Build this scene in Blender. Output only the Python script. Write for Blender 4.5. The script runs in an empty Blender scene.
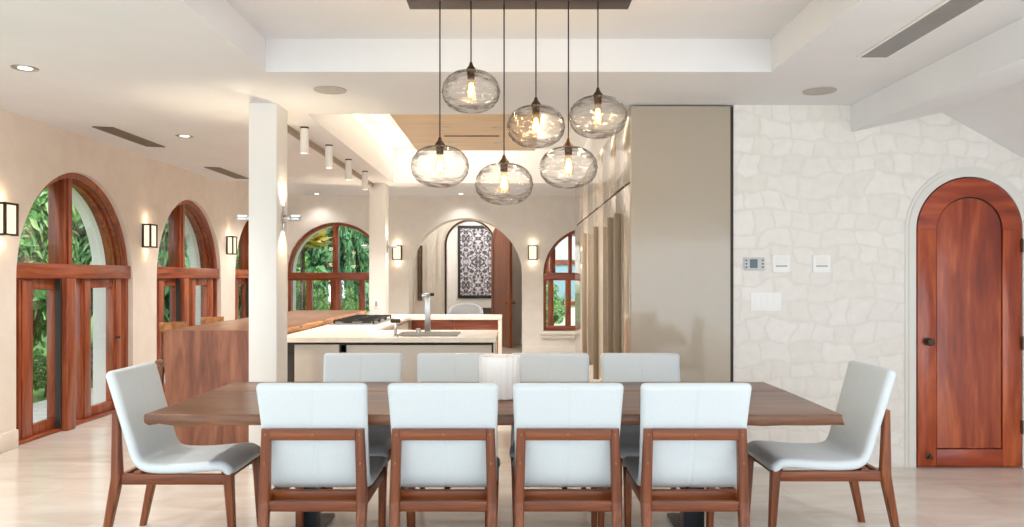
import bpy, bmesh, math, random
from mathutils import Vector, Matrix
PI = math.pi
random.seed(7)
sc = bpy.context.scene
COL = sc.collection

# ------------------------------------------------------------------ materials
def srgb(r, g, b):
    f = lambda c: (c/255/12.92) if c/255 <= 0.04045 else ((c/255+0.055)/1.055)**2.4
    return (f(r), f(g), f(b), 1)

def base_mat(name, col, rough=0.5, metal=0.0, spec=0.5, coat=0.0):
    m = bpy.data.materials.new(name); m.use_nodes = True
    b = m.node_tree.nodes['Principled BSDF']
    b.inputs['Base Color'].default_value = col
    b.inputs['Roughness'].default_value = rough
    b.inputs['Metallic'].default_value = metal
    b.inputs['Specular IOR Level'].default_value = spec
    b.inputs['Coat Weight'].default_value = coat
    return m

def noise_mat(name, c1, c2, scale=(4, 4, 4), nscale=1.0, rough=0.5, bump=0.0, detail=6, lo=0.35, hi=0.65,
              coat=0.0, dist=0.0, spec=0.5, rough2=None, metal=0.0):
    m = base_mat(name, c1, rough, metal, spec, coat)
    nt = m.node_tree; n = nt.nodes; L = nt.links; b = n['Principled BSDF']
    tc = n.new('ShaderNodeTexCoord'); mp = n.new('ShaderNodeMapping'); mp.inputs['Scale'].default_value = scale
    no = n.new('ShaderNodeTexNoise'); no.inputs['Scale'].default_value = nscale
    no.inputs['Detail'].default_value = detail; no.inputs['Distortion'].default_value = dist
    cr = n.new('ShaderNodeValToRGB')
    cr.color_ramp.elements[0].position = lo; cr.color_ramp.elements[0].color = c1
    cr.color_ramp.elements[1].position = hi; cr.color_ramp.elements[1].color = c2
    L.new(tc.outputs['Object'], mp.inputs[0]); L.new(mp.outputs[0], no.inputs['Vector'])
    L.new(no.outputs['Fac'], cr.inputs[0]); L.new(cr.outputs[0], b.inputs['Base Color'])
    if rough2 is not None:
        mr = n.new('ShaderNodeMapRange'); mr.inputs[3].default_value = rough; mr.inputs[4].default_value = rough2
        L.new(no.outputs['Fac'], mr.inputs[0]); L.new(mr.outputs[0], b.inputs['Roughness'])
    if bump:
        bp = n.new('ShaderNodeBump'); bp.inputs['Strength'].default_value = bump; bp.inputs['Distance'].default_value = 0.01
        L.new(no.outputs['Fac'], bp.inputs['Height']); L.new(bp.outputs[0], b.inputs['Normal'])
    return m

def emit_mat(name, col, s):
    m = bpy.data.materials.new(name); m.use_nodes = True
    n = m.node_tree.nodes; n.clear()
    e = n.new('ShaderNodeEmission'); e.inputs[0].default_value = col; e.inputs[1].default_value = s
    o = n.new('ShaderNodeOutputMaterial'); m.node_tree.links.new(e.outputs[0], o.inputs[0])
    return m

def thin_glass(name, tint, fres=1.5, rim=0.0, wave=0.0, rimcol=(0.25, 0.22, 0.2, 1), extra=0.0):
    m = bpy.data.materials.new(name); m.use_nodes = True
    nt = m.node_tree; n = nt.nodes; L = nt.links; n.clear()
    o = n.new('ShaderNodeOutputMaterial')
    tr = n.new('ShaderNodeBsdfTransparent'); tr.inputs[0].default_value = tint
    gl = n.new('ShaderNodeBsdfGlossy'); gl.inputs['Roughness'].default_value = 0.02
    fr = n.new('ShaderNodeFresnel')
    gb = n.new('ShaderNodeNewGeometry'); mi = n.new('ShaderNodeMapRange')
    mi.inputs[3].default_value = fres; mi.inputs[4].default_value = 1/fres   # same reflectance from both faces of a thin pane
    L.new(gb.outputs['Backfacing'], mi.inputs[0]); L.new(mi.outputs[0], fr.inputs[0])
    mx = n.new('ShaderNodeMixShader')
    L.new(tr.outputs[0], mx.inputs[1]); L.new(gl.outputs[0], mx.inputs[2]); L.new(mx.outputs[0], o.inputs[0])
    fac = fr.outputs[0]
    if extra:
        ad = n.new('ShaderNodeMath'); ad.operation = 'ADD'; ad.inputs[1].default_value = extra
        L.new(fac, ad.inputs[0]); fac = ad.outputs[0]
    L.new(fac, mx.inputs[0])
    nrm = None
    if wave:
        tc = n.new('ShaderNodeTexCoord'); mp = n.new('ShaderNodeMapping'); mp.inputs['Scale'].default_value = (5, 5, 15)
        no = n.new('ShaderNodeTexNoise'); no.inputs['Scale'].default_value = 1.3; no.inputs['Detail'].default_value = 2
        bp = n.new('ShaderNodeBump'); bp.inputs['Strength'].default_value = wave; bp.inputs['Distance'].default_value = 0.05
        L.new(tc.outputs['Object'], mp.inputs[0]); L.new(mp.outputs[0], no.inputs['Vector'])
        L.new(no.outputs['Fac'], bp.inputs['Height'])
        nrm = bp.outputs[0]
        L.new(nrm, gl.inputs['Normal']); L.new(nrm, fr.inputs['Normal'])
    if rim:
        lw = n.new('ShaderNodeLayerWeight'); lw.inputs[0].default_value = 0.25
        if nrm: L.new(nrm, lw.inputs['Normal'])
        cr = n.new('ShaderNodeValToRGB')
        cr.color_ramp.elements[0].position = 0.22; cr.color_ramp.elements[0].color = tint
        cr.color_ramp.elements[1].position = 0.95; cr.color_ramp.elements[1].color = rimcol
        L.new(lw.outputs['Facing'], cr.inputs[0]); L.new(cr.outputs[0], tr.inputs[0])
    return m

M = {}
M['plaster'] = noise_mat('plaster_cream', srgb(228, 216, 203), srgb(233, 222, 210), (2, 2, 2), 3, 0.85, 0.05, spec=0.2)
M['plaster_far'] = noise_mat('plaster_ivory', srgb(232, 228, 221), srgb(237, 233, 227), (2, 2, 2), 3, 0.85, 0.05, spec=0.2)
M['ceiling'] = noise_mat('ceiling_white', srgb(224, 225, 228), srgb(228, 229, 232), (1, 1, 1), 2, 0.9, 0.0, spec=0.2)
M['white'] = base_mat('white_paint', srgb(236, 234, 230), 0.6)
M['plastic'] = base_mat('white_plastic', srgb(240, 240, 240), 0.35)
M['column'] = base_mat('column_paint', srgb(232, 230, 226), 0.6)
M['trimgrey'] = base_mat('pale_grey_stone', srgb(222, 221, 216), 0.7)
M['leather'] = noise_mat('pale_leather', srgb(204, 214, 219), srgb(212, 220, 224), (30, 30, 30), 8, 0.42, 0.08, spec=0.4)
M['lacquer'] = base_mat('taupe_gloss_lacquer', srgb(178, 166, 150), 0.14, 0, 0.5, 0.6)
M['lacquer'].node_tree.nodes['Principled BSDF'].inputs['Coat Roughness'].default_value = 0.07
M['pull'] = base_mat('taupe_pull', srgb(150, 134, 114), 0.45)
M['taupe'] = base_mat('taupe_satin', srgb(200, 190, 178), 0.3)
M['dark'] = base_mat('dark_gap', srgb(52, 44, 38), 0.6)
M['bronze'] = base_mat('dark_bronze', srgb(70, 54, 42), 0.4, 0.6)
M['ventmetal'] = base_mat('bronze_grille', srgb(112, 98, 84), 0.5, 0.2)
M['ventgrey'] = base_mat('grey_grille', srgb(158, 158, 158), 0.5, 0.2)
M['speaker'] = noise_mat('speaker_mesh', srgb(188, 182, 176), srgb(176, 170, 164), (300, 300, 300), 1, 0.8)
M['steel'] = base_mat('brushed_steel', srgb(190, 188, 186), 0.28, 1.0)
M['chrome'] = base_mat('chrome', srgb(205, 203, 200), 0.12, 1.0)
M['iron'] = base_mat('black_iron', srgb(36, 34, 33), 0.55, 0.3)
M['pedestal'] = base_mat('dark_steel', srgb(58, 60, 64), 0.4, 0.7)
M['quartz'] = noise_mat('pale_quartz', srgb(235, 224, 208), srgb(240, 231, 217), (6, 6, 6), 3, 0.22, spec=0.5)
M['porcelain'] = base_mat('white_porcelain', srgb(248, 247, 245), 0.35)
M['brass'] = base_mat('aged_brass', srgb(150, 104, 62), 0.35, 1.0)
M['grass'] = noise_mat('lawn', srgb(78, 120, 50), srgb(120, 160, 80), (8, 8, 8), 3, 0.9)
M['terrace'] = noise_mat('terrace_stone', srgb(215, 212, 205), srgb(196, 194, 188), (3, 3, 3), 2, 0.8)
M['bark'] = noise_mat('bark', srgb(70, 54, 40), srgb(104, 84, 62), (12, 12, 3), 4, 0.9, 0.4)
M['pane'] = thin_glass('window_glass', (0.95, 0.97, 0.96, 1))
M['globe'] = thin_glass('blown_glass', (0.97, 0.965, 0.96, 1), 1.6, 1.0, 1.0, (0.06, 0.05, 0.05, 1), 0.0)
M['shade'] = emit_mat('lit_frosted_glass', (1.0, 0.86, 0.62, 1), 1.35)
M['bulb'] = emit_mat('filament_glow', (1.0, 0.62, 0.28, 1), 7.0)
M['bulbglass'] = thin_glass('amber_bulb', (1.0, 0.9, 0.72, 1), 1.3)
M['lamp'] = emit_mat('downlight_glow', (1.0, 0.93, 0.82, 1), 6.0)
M['led'] = emit_mat('cove_led', (1.0, 0.80, 0.52, 1), 5.0)
M['screen'] = base_mat('grey_screen', srgb(84, 96, 104), 0.2)
M['upholstery'] = noise_mat('grey_upholstery', srgb(200, 202, 206), srgb(212, 213, 216), (20, 20, 20), 4, 0.8)
M['veneer'] = noise_mat('pale_oak_veneer', srgb(196, 172, 140), srgb(214, 192, 162), (0.6, 9, 9), 2.2, 0.5, 0.03)

def wood(name, c1, c2, c3, axis, rough=0.35, sc_long=0.7, sc_cross=9, coat=0.0, dist=1.2):
    m = base_mat(name, c1, rough, 0, 0.45, coat)
    nt = m.node_tree; n = nt.nodes; L = nt.links; b = n['Principled BSDF']
    tc = n.new('ShaderNodeTexCoord'); mp = n.new('ShaderNodeMapping')
    s = [sc_cross]*3; s['xyz'.index(axis)] = sc_long; mp.inputs['Scale'].default_value = s
    no = n.new('ShaderNodeTexNoise'); no.inputs['Scale'].default_value = 1.6; no.inputs['Detail'].default_value = 5
    no.inputs['Distortion'].default_value = dist
    n2 = n.new('ShaderNodeTexNoise'); n2.inputs['Scale'].default_value = 9; n2.inputs['Detail'].default_value = 3
    ad = n.new('ShaderNodeMath'); ad.operation = 'MULTIPLY_ADD'; ad.inputs[1].default_value = 0.3
    cr = n.new('ShaderNodeValToRGB'); e = cr.color_ramp.elements
    e[0].position = 0.42; e[0].color = c1; e[1].position = 0.85; e[1].color = c3
    x = cr.color_ramp.elements.new(0.62); x.color = c2
    L.new(tc.outputs['Object'], mp.inputs[0]); L.new(mp.outputs[0], no.inputs['Vector']); L.new(mp.outputs[0], n2.inputs['Vector'])
    L.new(n2.outputs['Fac'], ad.inputs[0]); L.new(no.outputs['Fac'], ad.inputs[2])
    L.new(ad.outputs[0], cr.inputs[0]); L.new(cr.outputs[0], b.inputs['Base Color'])
    bp = n.new('ShaderNodeBump'); bp.inputs['Strength'].default_value = 0.06; bp.inputs['Distance'].default_value = 0.01
    L.new(ad.outputs[0], bp.inputs['Height']); L.new(bp.outputs[0], b.inputs['Normal'])
    return m
for a in 'xyz':
    M['mahog_'+a] = wood('mahogany_'+a, srgb(104, 44, 24), srgb(140, 66, 38), srgb(172, 94, 56), a, 0.3, coat=0.2)
    M['walnut_'+a] = wood('walnut_'+a, srgb(78, 48, 32), srgb(110, 73, 50), srgb(142, 100, 72), a, 0.33, sc_cross=7)
    M['chairwood_'+a] = wood('chair_walnut_'+a, srgb(82, 39, 16), srgb(114, 57, 25), srgb(144, 80, 38), a, 0.35, sc_cross=20)
M['walnut_z'] = wood('bar_walnut', srgb(92, 50, 32), srgb(128, 76, 52), srgb(158, 104, 76), 'z', 0.33, sc_cross=5)
M['doorwood'] = wood('door_mahogany', srgb(118, 38, 16), srgb(152, 60, 27), srgb(190, 94, 48), 'z', 0.25, 0.5, 4, 0.4, 1.3)
M['doorrail'] = wood('door_mahogany_rail', srgb(116, 38, 16), srgb(152, 58, 28), srgb(182, 84, 44), 'x', 0.3, 0.6, 5, 0.3)
M['baredge'] = wood('bar_walnut_edge', srgb(140, 88, 50), srgb(176, 120, 74), srgb(200, 146, 96), 'y', 0.4)

def floor_mat():
    m = base_mat('polished_travertine', srgb(222, 205, 186), 0.14, 0, 0.5)
    nt = m.node_tree; n = nt.nodes; L = nt.links; b = n['Principled BSDF']
    tc = n.new('ShaderNodeTexCoord')
    mp = n.new('ShaderNodeMapping'); mp.inputs['Scale'].default_value = (0.8, 2.6, 1); mp.inputs['Rotation'].default_value = (0, 0, 0.12)
    no = n.new('ShaderNodeTexNoise'); no.inputs['Scale'].default_value = 1.6; no.inputs['Detail'].default_value = 9
    no.inputs['Roughness'].default_value = 0.62; no.inputs['Distortion'].default_value = 0.5
    cr = n.new('ShaderNodeValToRGB'); e = cr.color_ramp.elements
    e[0].position = 0.3; e[0].color = srgb(203, 193, 182); e[1].position = 0.68; e[1].color = srgb(230, 225, 219)
    x = e.new(0.47); x.color = srgb(218, 209, 199)
    br = n.new('ShaderNodeTexBrick'); br.inputs['Scale'].default_value = 1.0; br.offset = 0.5
    br.inputs['Brick Width'].default_value = 1.2; br.inputs['Row Height'].default_value = 0.6
    br.inputs['Mortar Size'].default_value = 0.003; br.inputs['Mortar Smooth'].default_value = 0.3
    br.inputs['Color1'].default_value = (1, 1, 1, 1); br.inputs['Color2'].default_value = (0.93, 0.92, 0.91, 1)
    br.inputs['Mortar'].default_value = (0.86, 0.83, 0.8, 1)
    mu = n.new('ShaderNodeMix'); mu.data_type = 'RGBA'; mu.blend_type = 'MULTIPLY'; mu.inputs[0].default_value = 1
    L.new(tc.outputs['Object'], mp.inputs[0]); L.new(mp.outputs[0], no.inputs['Vector']); L.new(tc.outputs['Object'], br.inputs['Vector'])
    L.new(no.outputs['Fac'], cr.inputs[0]); L.new(cr.outputs[0], mu.inputs[6]); L.new(br.outputs['Color'], mu.inputs[7])
    L.new(mu.outputs[2], b.inputs['Base Color'])
    mr = n.new('ShaderNodeMapRange'); mr.inputs[3].default_value = 0.2; mr.inputs[4].default_value = 0.09
    L.new(no.outputs['Fac'], mr.inputs[0]); L.new(mr.outputs[0], b.inputs['Roughness'])
    return m
M['floor'] = floor_mat()

def stone_mat():
    m = base_mat('white_rubble_stone', srgb(226, 222, 214), 0.85, 0, 0.2)
    nt = m.node_tree; n = nt.nodes; L = nt.links; b = n['Principled BSDF']
    tc = n.new('ShaderNodeTexCoord')
    sx = n.new('ShaderNodeSeparateXYZ'); cx = n.new('ShaderNodeCombineXYZ')
    L.new(tc.outputs['Object'], sx.inputs[0]); L.new(sx.outputs['X'], cx.inputs['X']); L.new(sx.outputs['Z'], cx.inputs['Y'])
    dn = n.new('ShaderNodeTexNoise'); dn.inputs['Scale'].default_value = 2.6; dn.inputs['Detail'].default_value = 3
    vm = n.new('ShaderNodeVectorMath'); vm.operation = 'SUBTRACT'; vm.inputs[1].default_value = (0.5, 0.5, 0.5)
    vs = n.new('ShaderNodeVectorMath'); vs.operation = 'SCALE'; vs.inputs['Scale'].default_value = 0.30
    va = n.new('ShaderNodeVectorMath'); va.operation = 'ADD'
    L.new(cx.outputs[0], dn.inputs['Vector']); L.new(dn.outputs['Color'], vm.inputs[0]); L.new(vm.outputs[0], vs.inputs[0])
    L.new(cx.outputs[0], va.inputs[0]); L.new(vs.outputs[0], va.inputs[1])
    br = n.new('ShaderNodeTexBrick'); br.offset = 0.37; br.squash = 1.5; br.squash_frequency = 3
    br.inputs['Scale'].default_value = 1.0
    br.inputs['Brick Width'].default_value = 0.16; br.inputs['Row Height'].default_value = 0.135
    br.inputs['Mortar Size'].default_value = 0.018; br.inputs['Mortar Smooth'].default_value = 1.0
    br.inputs['Color1'].default_value = srgb(235, 232, 228); br.inputs['Color2'].default_value = srgb(229, 225, 220)
    br.inputs['Mortar'].default_value = srgb(226, 222, 216)
    L.new(va.outputs[0], br.inputs['Vector'])
    n2 = n.new('ShaderNodeTexNoise'); n2.inputs['Scale'].default_value = 14; n2.inputs['Detail'].default_value = 6
    L.new(cx.outputs[0], n2.inputs['Vector'])
    mx = n.new('ShaderNodeMix'); mx.data_type = 'RGBA'; mx.blend_type = 'SOFT_LIGHT'; mx.inputs[0].default_value = 0.35
    L.new(br.outputs['Color'], mx.inputs[6]); L.new(n2.outputs['Fac'], mx.inputs[7]); L.new(mx.outputs[2], b.inputs['Base Color'])
    ma = n.new('ShaderNodeMath'); ma.operation = 'MULTIPLY_ADD'; ma.inputs[1].default_value = -1.0
    ms = n.new('ShaderNodeMath'); ms.operation = 'MULTIPLY'; ms.inputs[1].default_value = 0.5
    L.new(n2.outputs['Fac'], ms.inputs[0]); L.new(br.outputs['Fac'], ma.inputs[0]); L.new(ms.outputs[0], ma.inputs[2])
    bp = n.new('ShaderNodeBump'); bp.inputs['Strength'].default_value = 0.2; bp.inputs['Distance'].default_value = 0.012
    L.new(ma.outputs[0], bp.inputs['Height']); L.new(bp.outputs[0], b.inputs['Normal'])
    return m
M['stone'] = stone_mat()

def leaf_mat(name, c1, c2, c3):
    m = base_mat(name, c1, 0.5, 0, 0.4)
    nt = m.node_tree; n = nt.nodes; L = nt.links; b = n['Principled BSDF']
    ge = n.new('ShaderNodeNewGeometry')
    cr = n.new('ShaderNodeValToRGB'); e = cr.color_ramp.elements
    e[0].position = 0; e[0].color = c1; e[1].position = 1; e[1].color = c3
    x = e.new(0.5); x.color = c2
    L.new(ge.outputs['Random Per Island'], cr.inputs[0]); L.new(cr.outputs[0], b.inputs['Base Color'])
    b.inputs['Transmission Weight'].default_value = 0.0
    return m
M['leaf_dark'] = leaf_mat('leaf_deep_green', srgb(40, 92, 56), srgb(78, 146, 92), srgb(150, 200, 150))
M['leaf_light'] = leaf_mat('leaf_fresh_green', srgb(62, 118, 60), srgb(112, 168, 92), srgb(180, 212, 150))
M['leaf_yellow'] = leaf_mat('leaf_yellow_green', srgb(170, 160, 60), srgb(206, 190, 90), srgb(226, 214, 140))

def art_mat():
    m = base_mat('damask_print', (0.8, 0.8, 0.8, 1), 0.6)
    nt = m.node_tree; n = nt.nodes; L = nt.links; b = n['Principled BSDF']
    tc = n.new('ShaderNodeTexCoord'); sx = n.new('ShaderNodeSeparateXYZ'); L.new(tc.outputs['Object'], sx.inputs[0])
    def math_(op, a, v=None):
        k = n.new('ShaderNodeMath'); k.operation = op; L.new(a, k.inputs[0])
        if v is not None: k.inputs[1].default_value = v
        return k.outputs[0]
    px = math_('PINGPONG', sx.outputs['X'], 0.29)
    pz = math_('PINGPONG', sx.outputs['Z'], 0.55)
    cx = n.new('ShaderNodeCombineXYZ'); L.new(px, cx.inputs[0]); L.new(pz, cx.inputs[1])
    no = n.new('ShaderNodeTexNoise'); no.inputs['Scale'].default_value = 17; no.inputs['Detail'].default_value = 4
    no.inputs['Distortion'].default_value = 0.9
    L.new(cx.outputs[0], no.inputs['Vector'])
    cr = n.new('ShaderNodeValToRGB'); e = cr.color_ramp.elements
    e[0].position = 0.46; e[0].color = srgb(70, 66, 72); e[1].position = 0.56; e[1].color = srgb(196, 192, 196)
    L.new(no.outputs['Fac'], cr.inputs[0]); L.new(cr.outputs[0], b.inputs['Base Color'])
    return m
M['art'] = art_mat()

# ------------------------------------------------------------------ mesh helpers
class B:
    def __init__(s): s.bm = bmesh.new()
    def box(s, c, d, bev=0.0, rot=None, seg=2):
        t = bmesh.new(); bmesh.ops.create_cube(t, size=1.0)
        bmesh.ops.scale(t, vec=Vector(d), verts=t.verts)
        if bev: bmesh.ops.bevel(t, geom=list(t.edges), offset=bev, segments=seg, affect='EDGES', profile=0.5)
        if rot: bmesh.ops.rotate(t, matrix=rot, verts=t.verts, cent=(0, 0, 0))
        bmesh.ops.translate(t, vec=Vector(c), verts=t.verts); return s._add(t)
    def bb(s, x0, x1, y0, y1, z0, z1, bev=0.0):
        return s.box(((x0+x1)/2, (y0+y1)/2, (z0+z1)/2), (abs(x1-x0), abs(y1-y0), abs(z1-z0)), bev)
    def _add(s, t):
        me = bpy.data.meshes.new('tmp'); t.to_mesh(me); t.free(); s.bm.from_mesh(me); bpy.data.meshes.remove(me); return s
    def loft(s, rings, cap=True, closed=True):
        vs = [[s.bm.verts.new(p) for p in r] for r in rings]
        n = len(rings[0])
        for a, b in zip(vs, vs[1:]):
            for i in range(n if closed else n-1):
                j = (i+1) % n
                s.bm.faces.new((a[i], a[j], b[j], b[i]))
        if cap and closed:
            s.bm.faces.new(vs[0][::-1]); s.bm.faces.new(vs[-1])
        return s
    def cyl(s, p0, p1, r0, r1=None, n=16):
        r1 = r0 if r1 is None else r1
        p0, p1 = Vector(p0), Vector(p1); d = (p1-p0).normalized()
        u = d.orthogonal().normalized(); v = d.cross(u)
        ring = lambda p, r: [p + r*(math.cos(2*PI*i/n)*u + math.sin(2*PI*i/n)*v) for i in range(n)]
        return s.loft([ring(p0, r0), ring(p1, r1)])
    def lathe(s, prof, c=(0, 0, 0), n=32, flute=0.0, nf=0, cap=False):
        rings = []
        for r, z in prof:
            rings.append([(c[0]+r*(1+flute*math.cos(nf*2*PI*i/n))*math.cos(2*PI*i/n), c[1]+r*(1+flute*math.cos(nf*2*PI*i/n))*math.sin(2*PI*i/n), c[2]+z) for i in range(n)])
        return s.loft(rings, cap=cap)
    def taper(s, p0, d0, p1, d1, bev=0.006):
        """square bar between two centres with cross sizes (dx,dy) at each end (horizontal sections)"""
        def ring(p, d):
            x, y = d[0]/2, d[1]/2; b = bev
            pts = [(-x+b, -y), (x-b, -y), (x, -y+b), (x, y-b), (x-b, y), (-x+b, y), (-x, y-b), (-x, -y+b)]
            return [(p[0]+a, p[1]+q, p[2]) for a, q in pts]
        return s.loft([ring(p0, d0), ring(p1, d1)])
    def prism(s, poly, f0, f1):
        """poly: list of (u,v); f0/f1 map (u,v)->xyz at each side"""
        return s.loft([[f0(u, v) for u, v in poly], [f1(u, v) for u, v in poly]])
    def quad(s, *p):
        s.bm.faces.new([s.bm.verts.new(q) for q in p]); return s
    def build(s, name, mat, parent=None, smooth=40, loc=None):
        bm = s.bm
        bmesh.ops.remove_doubles(bm, verts=bm.verts, dist=1e-5)
        bmesh.ops.recalc_face_normals(bm, faces=bm.faces)
        me = bpy.data.meshes.new(name); bm.to_mesh(me); bm.free()
        me.materials.append(mat)
        if smooth:
            for p in me.polygons: p.use_smooth = True
            me.set_sharp_from_angle(angle=math.radians(smooth))
        o = bpy.data.objects.new(name, me); COL.objects.link(o)
        if loc: o.location = loc
        if parent: o.parent = parent
        return o

def tag(o, label, cat, group=None, kind=None):
    if label: o['label'] = label
    if cat: o['category'] = cat
    if group: o['group'] = group
    if kind: o['kind'] = kind
    return o
def struct(o, label=None):
    o['kind'] = 'structure'
    return o
def empty(name, loc=(0, 0, 0), rz=0):
    o = bpy.data.objects.new(name, None); o.empty_display_size = 0.1
    COL.objects.link(o); o.location = loc; o.rotation_euler = (0, 0, rz); return o
def thing(name, label, cat, loc=(0, 0, 0), rz=0, group=None):
    return tag(empty(name, loc, rz), label, cat, group)
def dup(root, loc, rz=0, label=None):
    r = root.copy(); COL.objects.link(r); r.location = loc; r.rotation_euler = (0, 0, rz)
    if label: r['label'] = label
    for ch in list(root.children):
        c = ch.copy(); COL.objects.link(c); c.parent = r
        for g in list(ch.children):
            d = g.copy(); COL.objects.link(d); d.parent = c
    return r
def light(kind, name, loc, energy, col=(1, 0.85, 0.66), size=0.1, rot=(0, 0, 0), parent=None, spot=None, sy=None, blend=0.6):
    l = bpy.data.lights.new(name, kind); l.energy = energy; l.color = col
    if kind == 'AREA':
        l.size = size
        if sy: l.shape = 'RECTANGLE'; l.size_y = sy
    else: l.shadow_soft_size = size
    if kind == 'SPOT': l.spot_size = spot; l.spot_blend = blend
    o = bpy.data.objects.new(name, l); COL.objects.link(o); o.location = loc; o.rotation_euler = rot
    if parent: o.parent = parent
    return o

# axis maps: wall along Y (left wall, outward = -X) and wall along X (far wall, outward = +Y)
mapY = lambda u, d, z: (d, u, z)
mapX = lambda u, d, z: (u, d, z)

def arch_wall(b, u0, u1, z0, z1, ops, d0, d1, mp, N=40):
    """ops: (centre, R, spring, sill)"""
    us = {u0, u1}
    for c, R, sp, si in ops:
        for i in range(N+1): us.add(round(c - R*math.cos(PI*i/N), 5))
    us = sorted(us)
    def q(ua, za, ub, zb, d): b.quad(mp(ua, d, za[0]), mp(ub, d, zb[0]), mp(ub, d, zb[1]), mp(ua, d, za[1]))
    for a, e in zip(us, us[1:]):
        mid = (a+e)/2; op = next((o for o in ops if abs(mid-o[0]) < o[1]), None)
        if not op:
            for d in (d0, d1): q(a, (z0, z1), e, (z0, z1), d)
        else:
            c, R, sp, si = op
            h = lambda u: sp + math.sqrt(max(0, R*R-(u-c)**2))
            for d in (d0, d1): q(a, (h(a), z1), e, (h(e), z1), d)
            b.quad(mp(a, d0, h(a)), mp(e, d0, h(e)), mp(e, d1, h(e)), mp(a, d1, h(a)))
            if si > z0+1e-4:
                for d in (d0, d1): q(a, (z0, si), e, (z0, si), d)
                b.quad(mp(a, d0, si), mp(e, d0, si), mp(e, d1, si), mp(a, d1, si))
    for c, R, sp, si in ops:
        for u in (c-R, c+R): b.quad(mp(u, d0, max(si, z0)), mp(u, d1, max(si, z0)), mp(u, d1, sp), mp(u, d0, sp))
    b.quad(mp(u0, d0, z0), mp(u0, d1, z0), mp(u0, d1, z1), mp(u0, d0, z1))
    b.quad(mp(u1, d0, z0), mp(u1, d1, z0), mp(u1, d1, z1), mp(u1, d0, z1))
    b.quad(mp(u0, d0, z1), mp(u0, d1, z1), mp(u1, d1, z1), mp(u1, d0, z1))
    return b

def arch_band(b, c, ri, ro, sp, zb, d0, d1, mp, N=36, ang=(0, 1)):
    """arched ring with straight legs down to zb (zb None: half ring only)"""
    pts = []
    for i in range(N+1):
        a = PI*i/N; pts.append((-math.cos(a), math.sin(a)))
    rings = []
    def ring(ui, zi, uo, zo): return [mp(ui, d0, zi), mp(uo, d0, zo), mp(uo, d1, zo), mp(ui, d1, zi)]
    if zb is not None: rings.append(ring(c-ri, zb, c-ro, zb))
    for x, y in pts: rings.append(ring(c+ri*x, sp+ri*y, c+ro*x, sp+ro*y))
    if zb is not None: rings.append(ring(c+ri, zb, c+ro, zb))
    return b.loft(rings)

def arch_poly(b, c, r, sp, zb, d0, d1, mp, N=32):
    poly = [(c-r*math.cos(PI*i/N), sp+r*math.sin(PI*i/N)) for i in range(N+1)]
    if zb < sp-1e-4: poly += [(c+r, zb), (c-r, zb)]
    return b.prism(poly, lambda u, v: mp(u, d0, v), lambda u, v: mp(u, d1, v))

def mbox(b, u0, u1, d0, d1, z0, z1, mp, bev=0.0):
    p, q = mp(u0, d0, z0), mp(u1, d1, z1)
    return b.bb(min(p[0], q[0]), max(p[0], q[0]), min(p[1], q[1]), max(p[1], q[1]), min(z0, z1), max(z0, z1), bev)

# ------------------------------------------------------------------ camera / world
cam = bpy.data.cameras.new('camera'); co = bpy.data.objects.new('camera', cam); COL.objects.link(co)
co.location = (0, 0, 1.4); co.rotation_euler = (PI/2, 0, 0)
cam.sensor_width = 36; cam.lens = 786/1024*36; cam.shift_y = 14.5/1024; cam.clip_start = 0.05
sc.camera = co
w = bpy.data.worlds.new('world'); sc.world = w; w.use_nodes = True
bg = w.node_tree.nodes['Background']; bg.inputs[0].default_value = (0.84, 0.93, 1.0, 1); bg.inputs[1].default_value = 2.7
sc.view_settings.view_transform = 'Standard'; sc.view_settings.look = 'None'
sc.view_settings.exposure = 0.0; sc.view_settings.gamma = 1; sc.view_settings.use_curve_mapping = False
sc.cycles.max_bounces = 10; sc.cycles.transparent_max_bounces = 24; sc.cycles.diffuse_bounces = 6
sc.cycles.sample_clamp_indirect = 6; sc.cycles.use_denoising = True; sc.cycles.caustics_reflective = False

# ------------------------------------------------------------------ setting
H1 = 2.68
b = B(); b.bb(-4.58, 5.2, -1.6, 18.6, -0.12, 0.0); struct(b.build('floor', M['floor'], smooth=0))
# ceiling (one plaster surface with two trays)
b = B()
def cells(x0, x1, y0, y1, z, hole=None):
    xs = sorted({x0, x1} | ({hole[0], hole[1]} if hole else set())); ys = sorted({y0, y1} | ({hole[2], hole[3]} if hole else set()))
    for a, e in zip(xs, xs[1:]):
        for c, d in zip(ys, ys[1:]):
            if hole and hole[0] <= (a+e)/2 <= hole[1] and hole[2] <= (c+d)/2 <= hole[3]: continue
            b.quad((a, c, z), (e, c, z), (e, d, z), (a, d, z))
def tray(x0, x1, y0, y1, z0, z1):
    b.quad((x0, y0, z1), (x1, y0, z1), (x1, y1, z1), (x0, y1, z1))
    for (p, q) in (((x0, y0), (x1, y0)), ((x1, y0), (x1, y1)), ((x1, y1), (x0, y1)), ((x0, y1), (x0, y0))):
        b.quad((*p, z0), (*q, z0), (*q, z1), (*p, z1))
cells(-1.9, 5.2, -1.6, 6.0, H1, (-1.53, 1.61, 3.06, 4.88)); tray(-1.53, 1.61, 3.06, 4.88, H1, 2.885)
cells(-1.9, 5.2, 6.0, 10.95, H1, (-1.6, 0.95, 6.14, 10.6)); tray(-1.6, 0.95, 6.14, 10.6, H1, 3.14)
b.quad((-4.6, -1.6, 2.776), (-1.9, -1.6, H1), (-1.9, 10.95, H1), (-4.6, 10.95, 2.776))
b.quad((-4.6, 10.95, 2.9), (5.2, 10.95, 2.9), (5.2, 14.5, 2.9), (-4.6, 14.5, 2.9))
b.quad((-4.6, 10.95, 2.776), (-1.9, 10.95, H1), (-1.9, 10.95, 2.9), (-4.6, 10.95, 2.9))
b.quad((-1.9, 10.95, H1), (5.2, 10.95, H1), (5.2, 10.95, 2.9), (-1.9, 10.95, 2.9))
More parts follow.
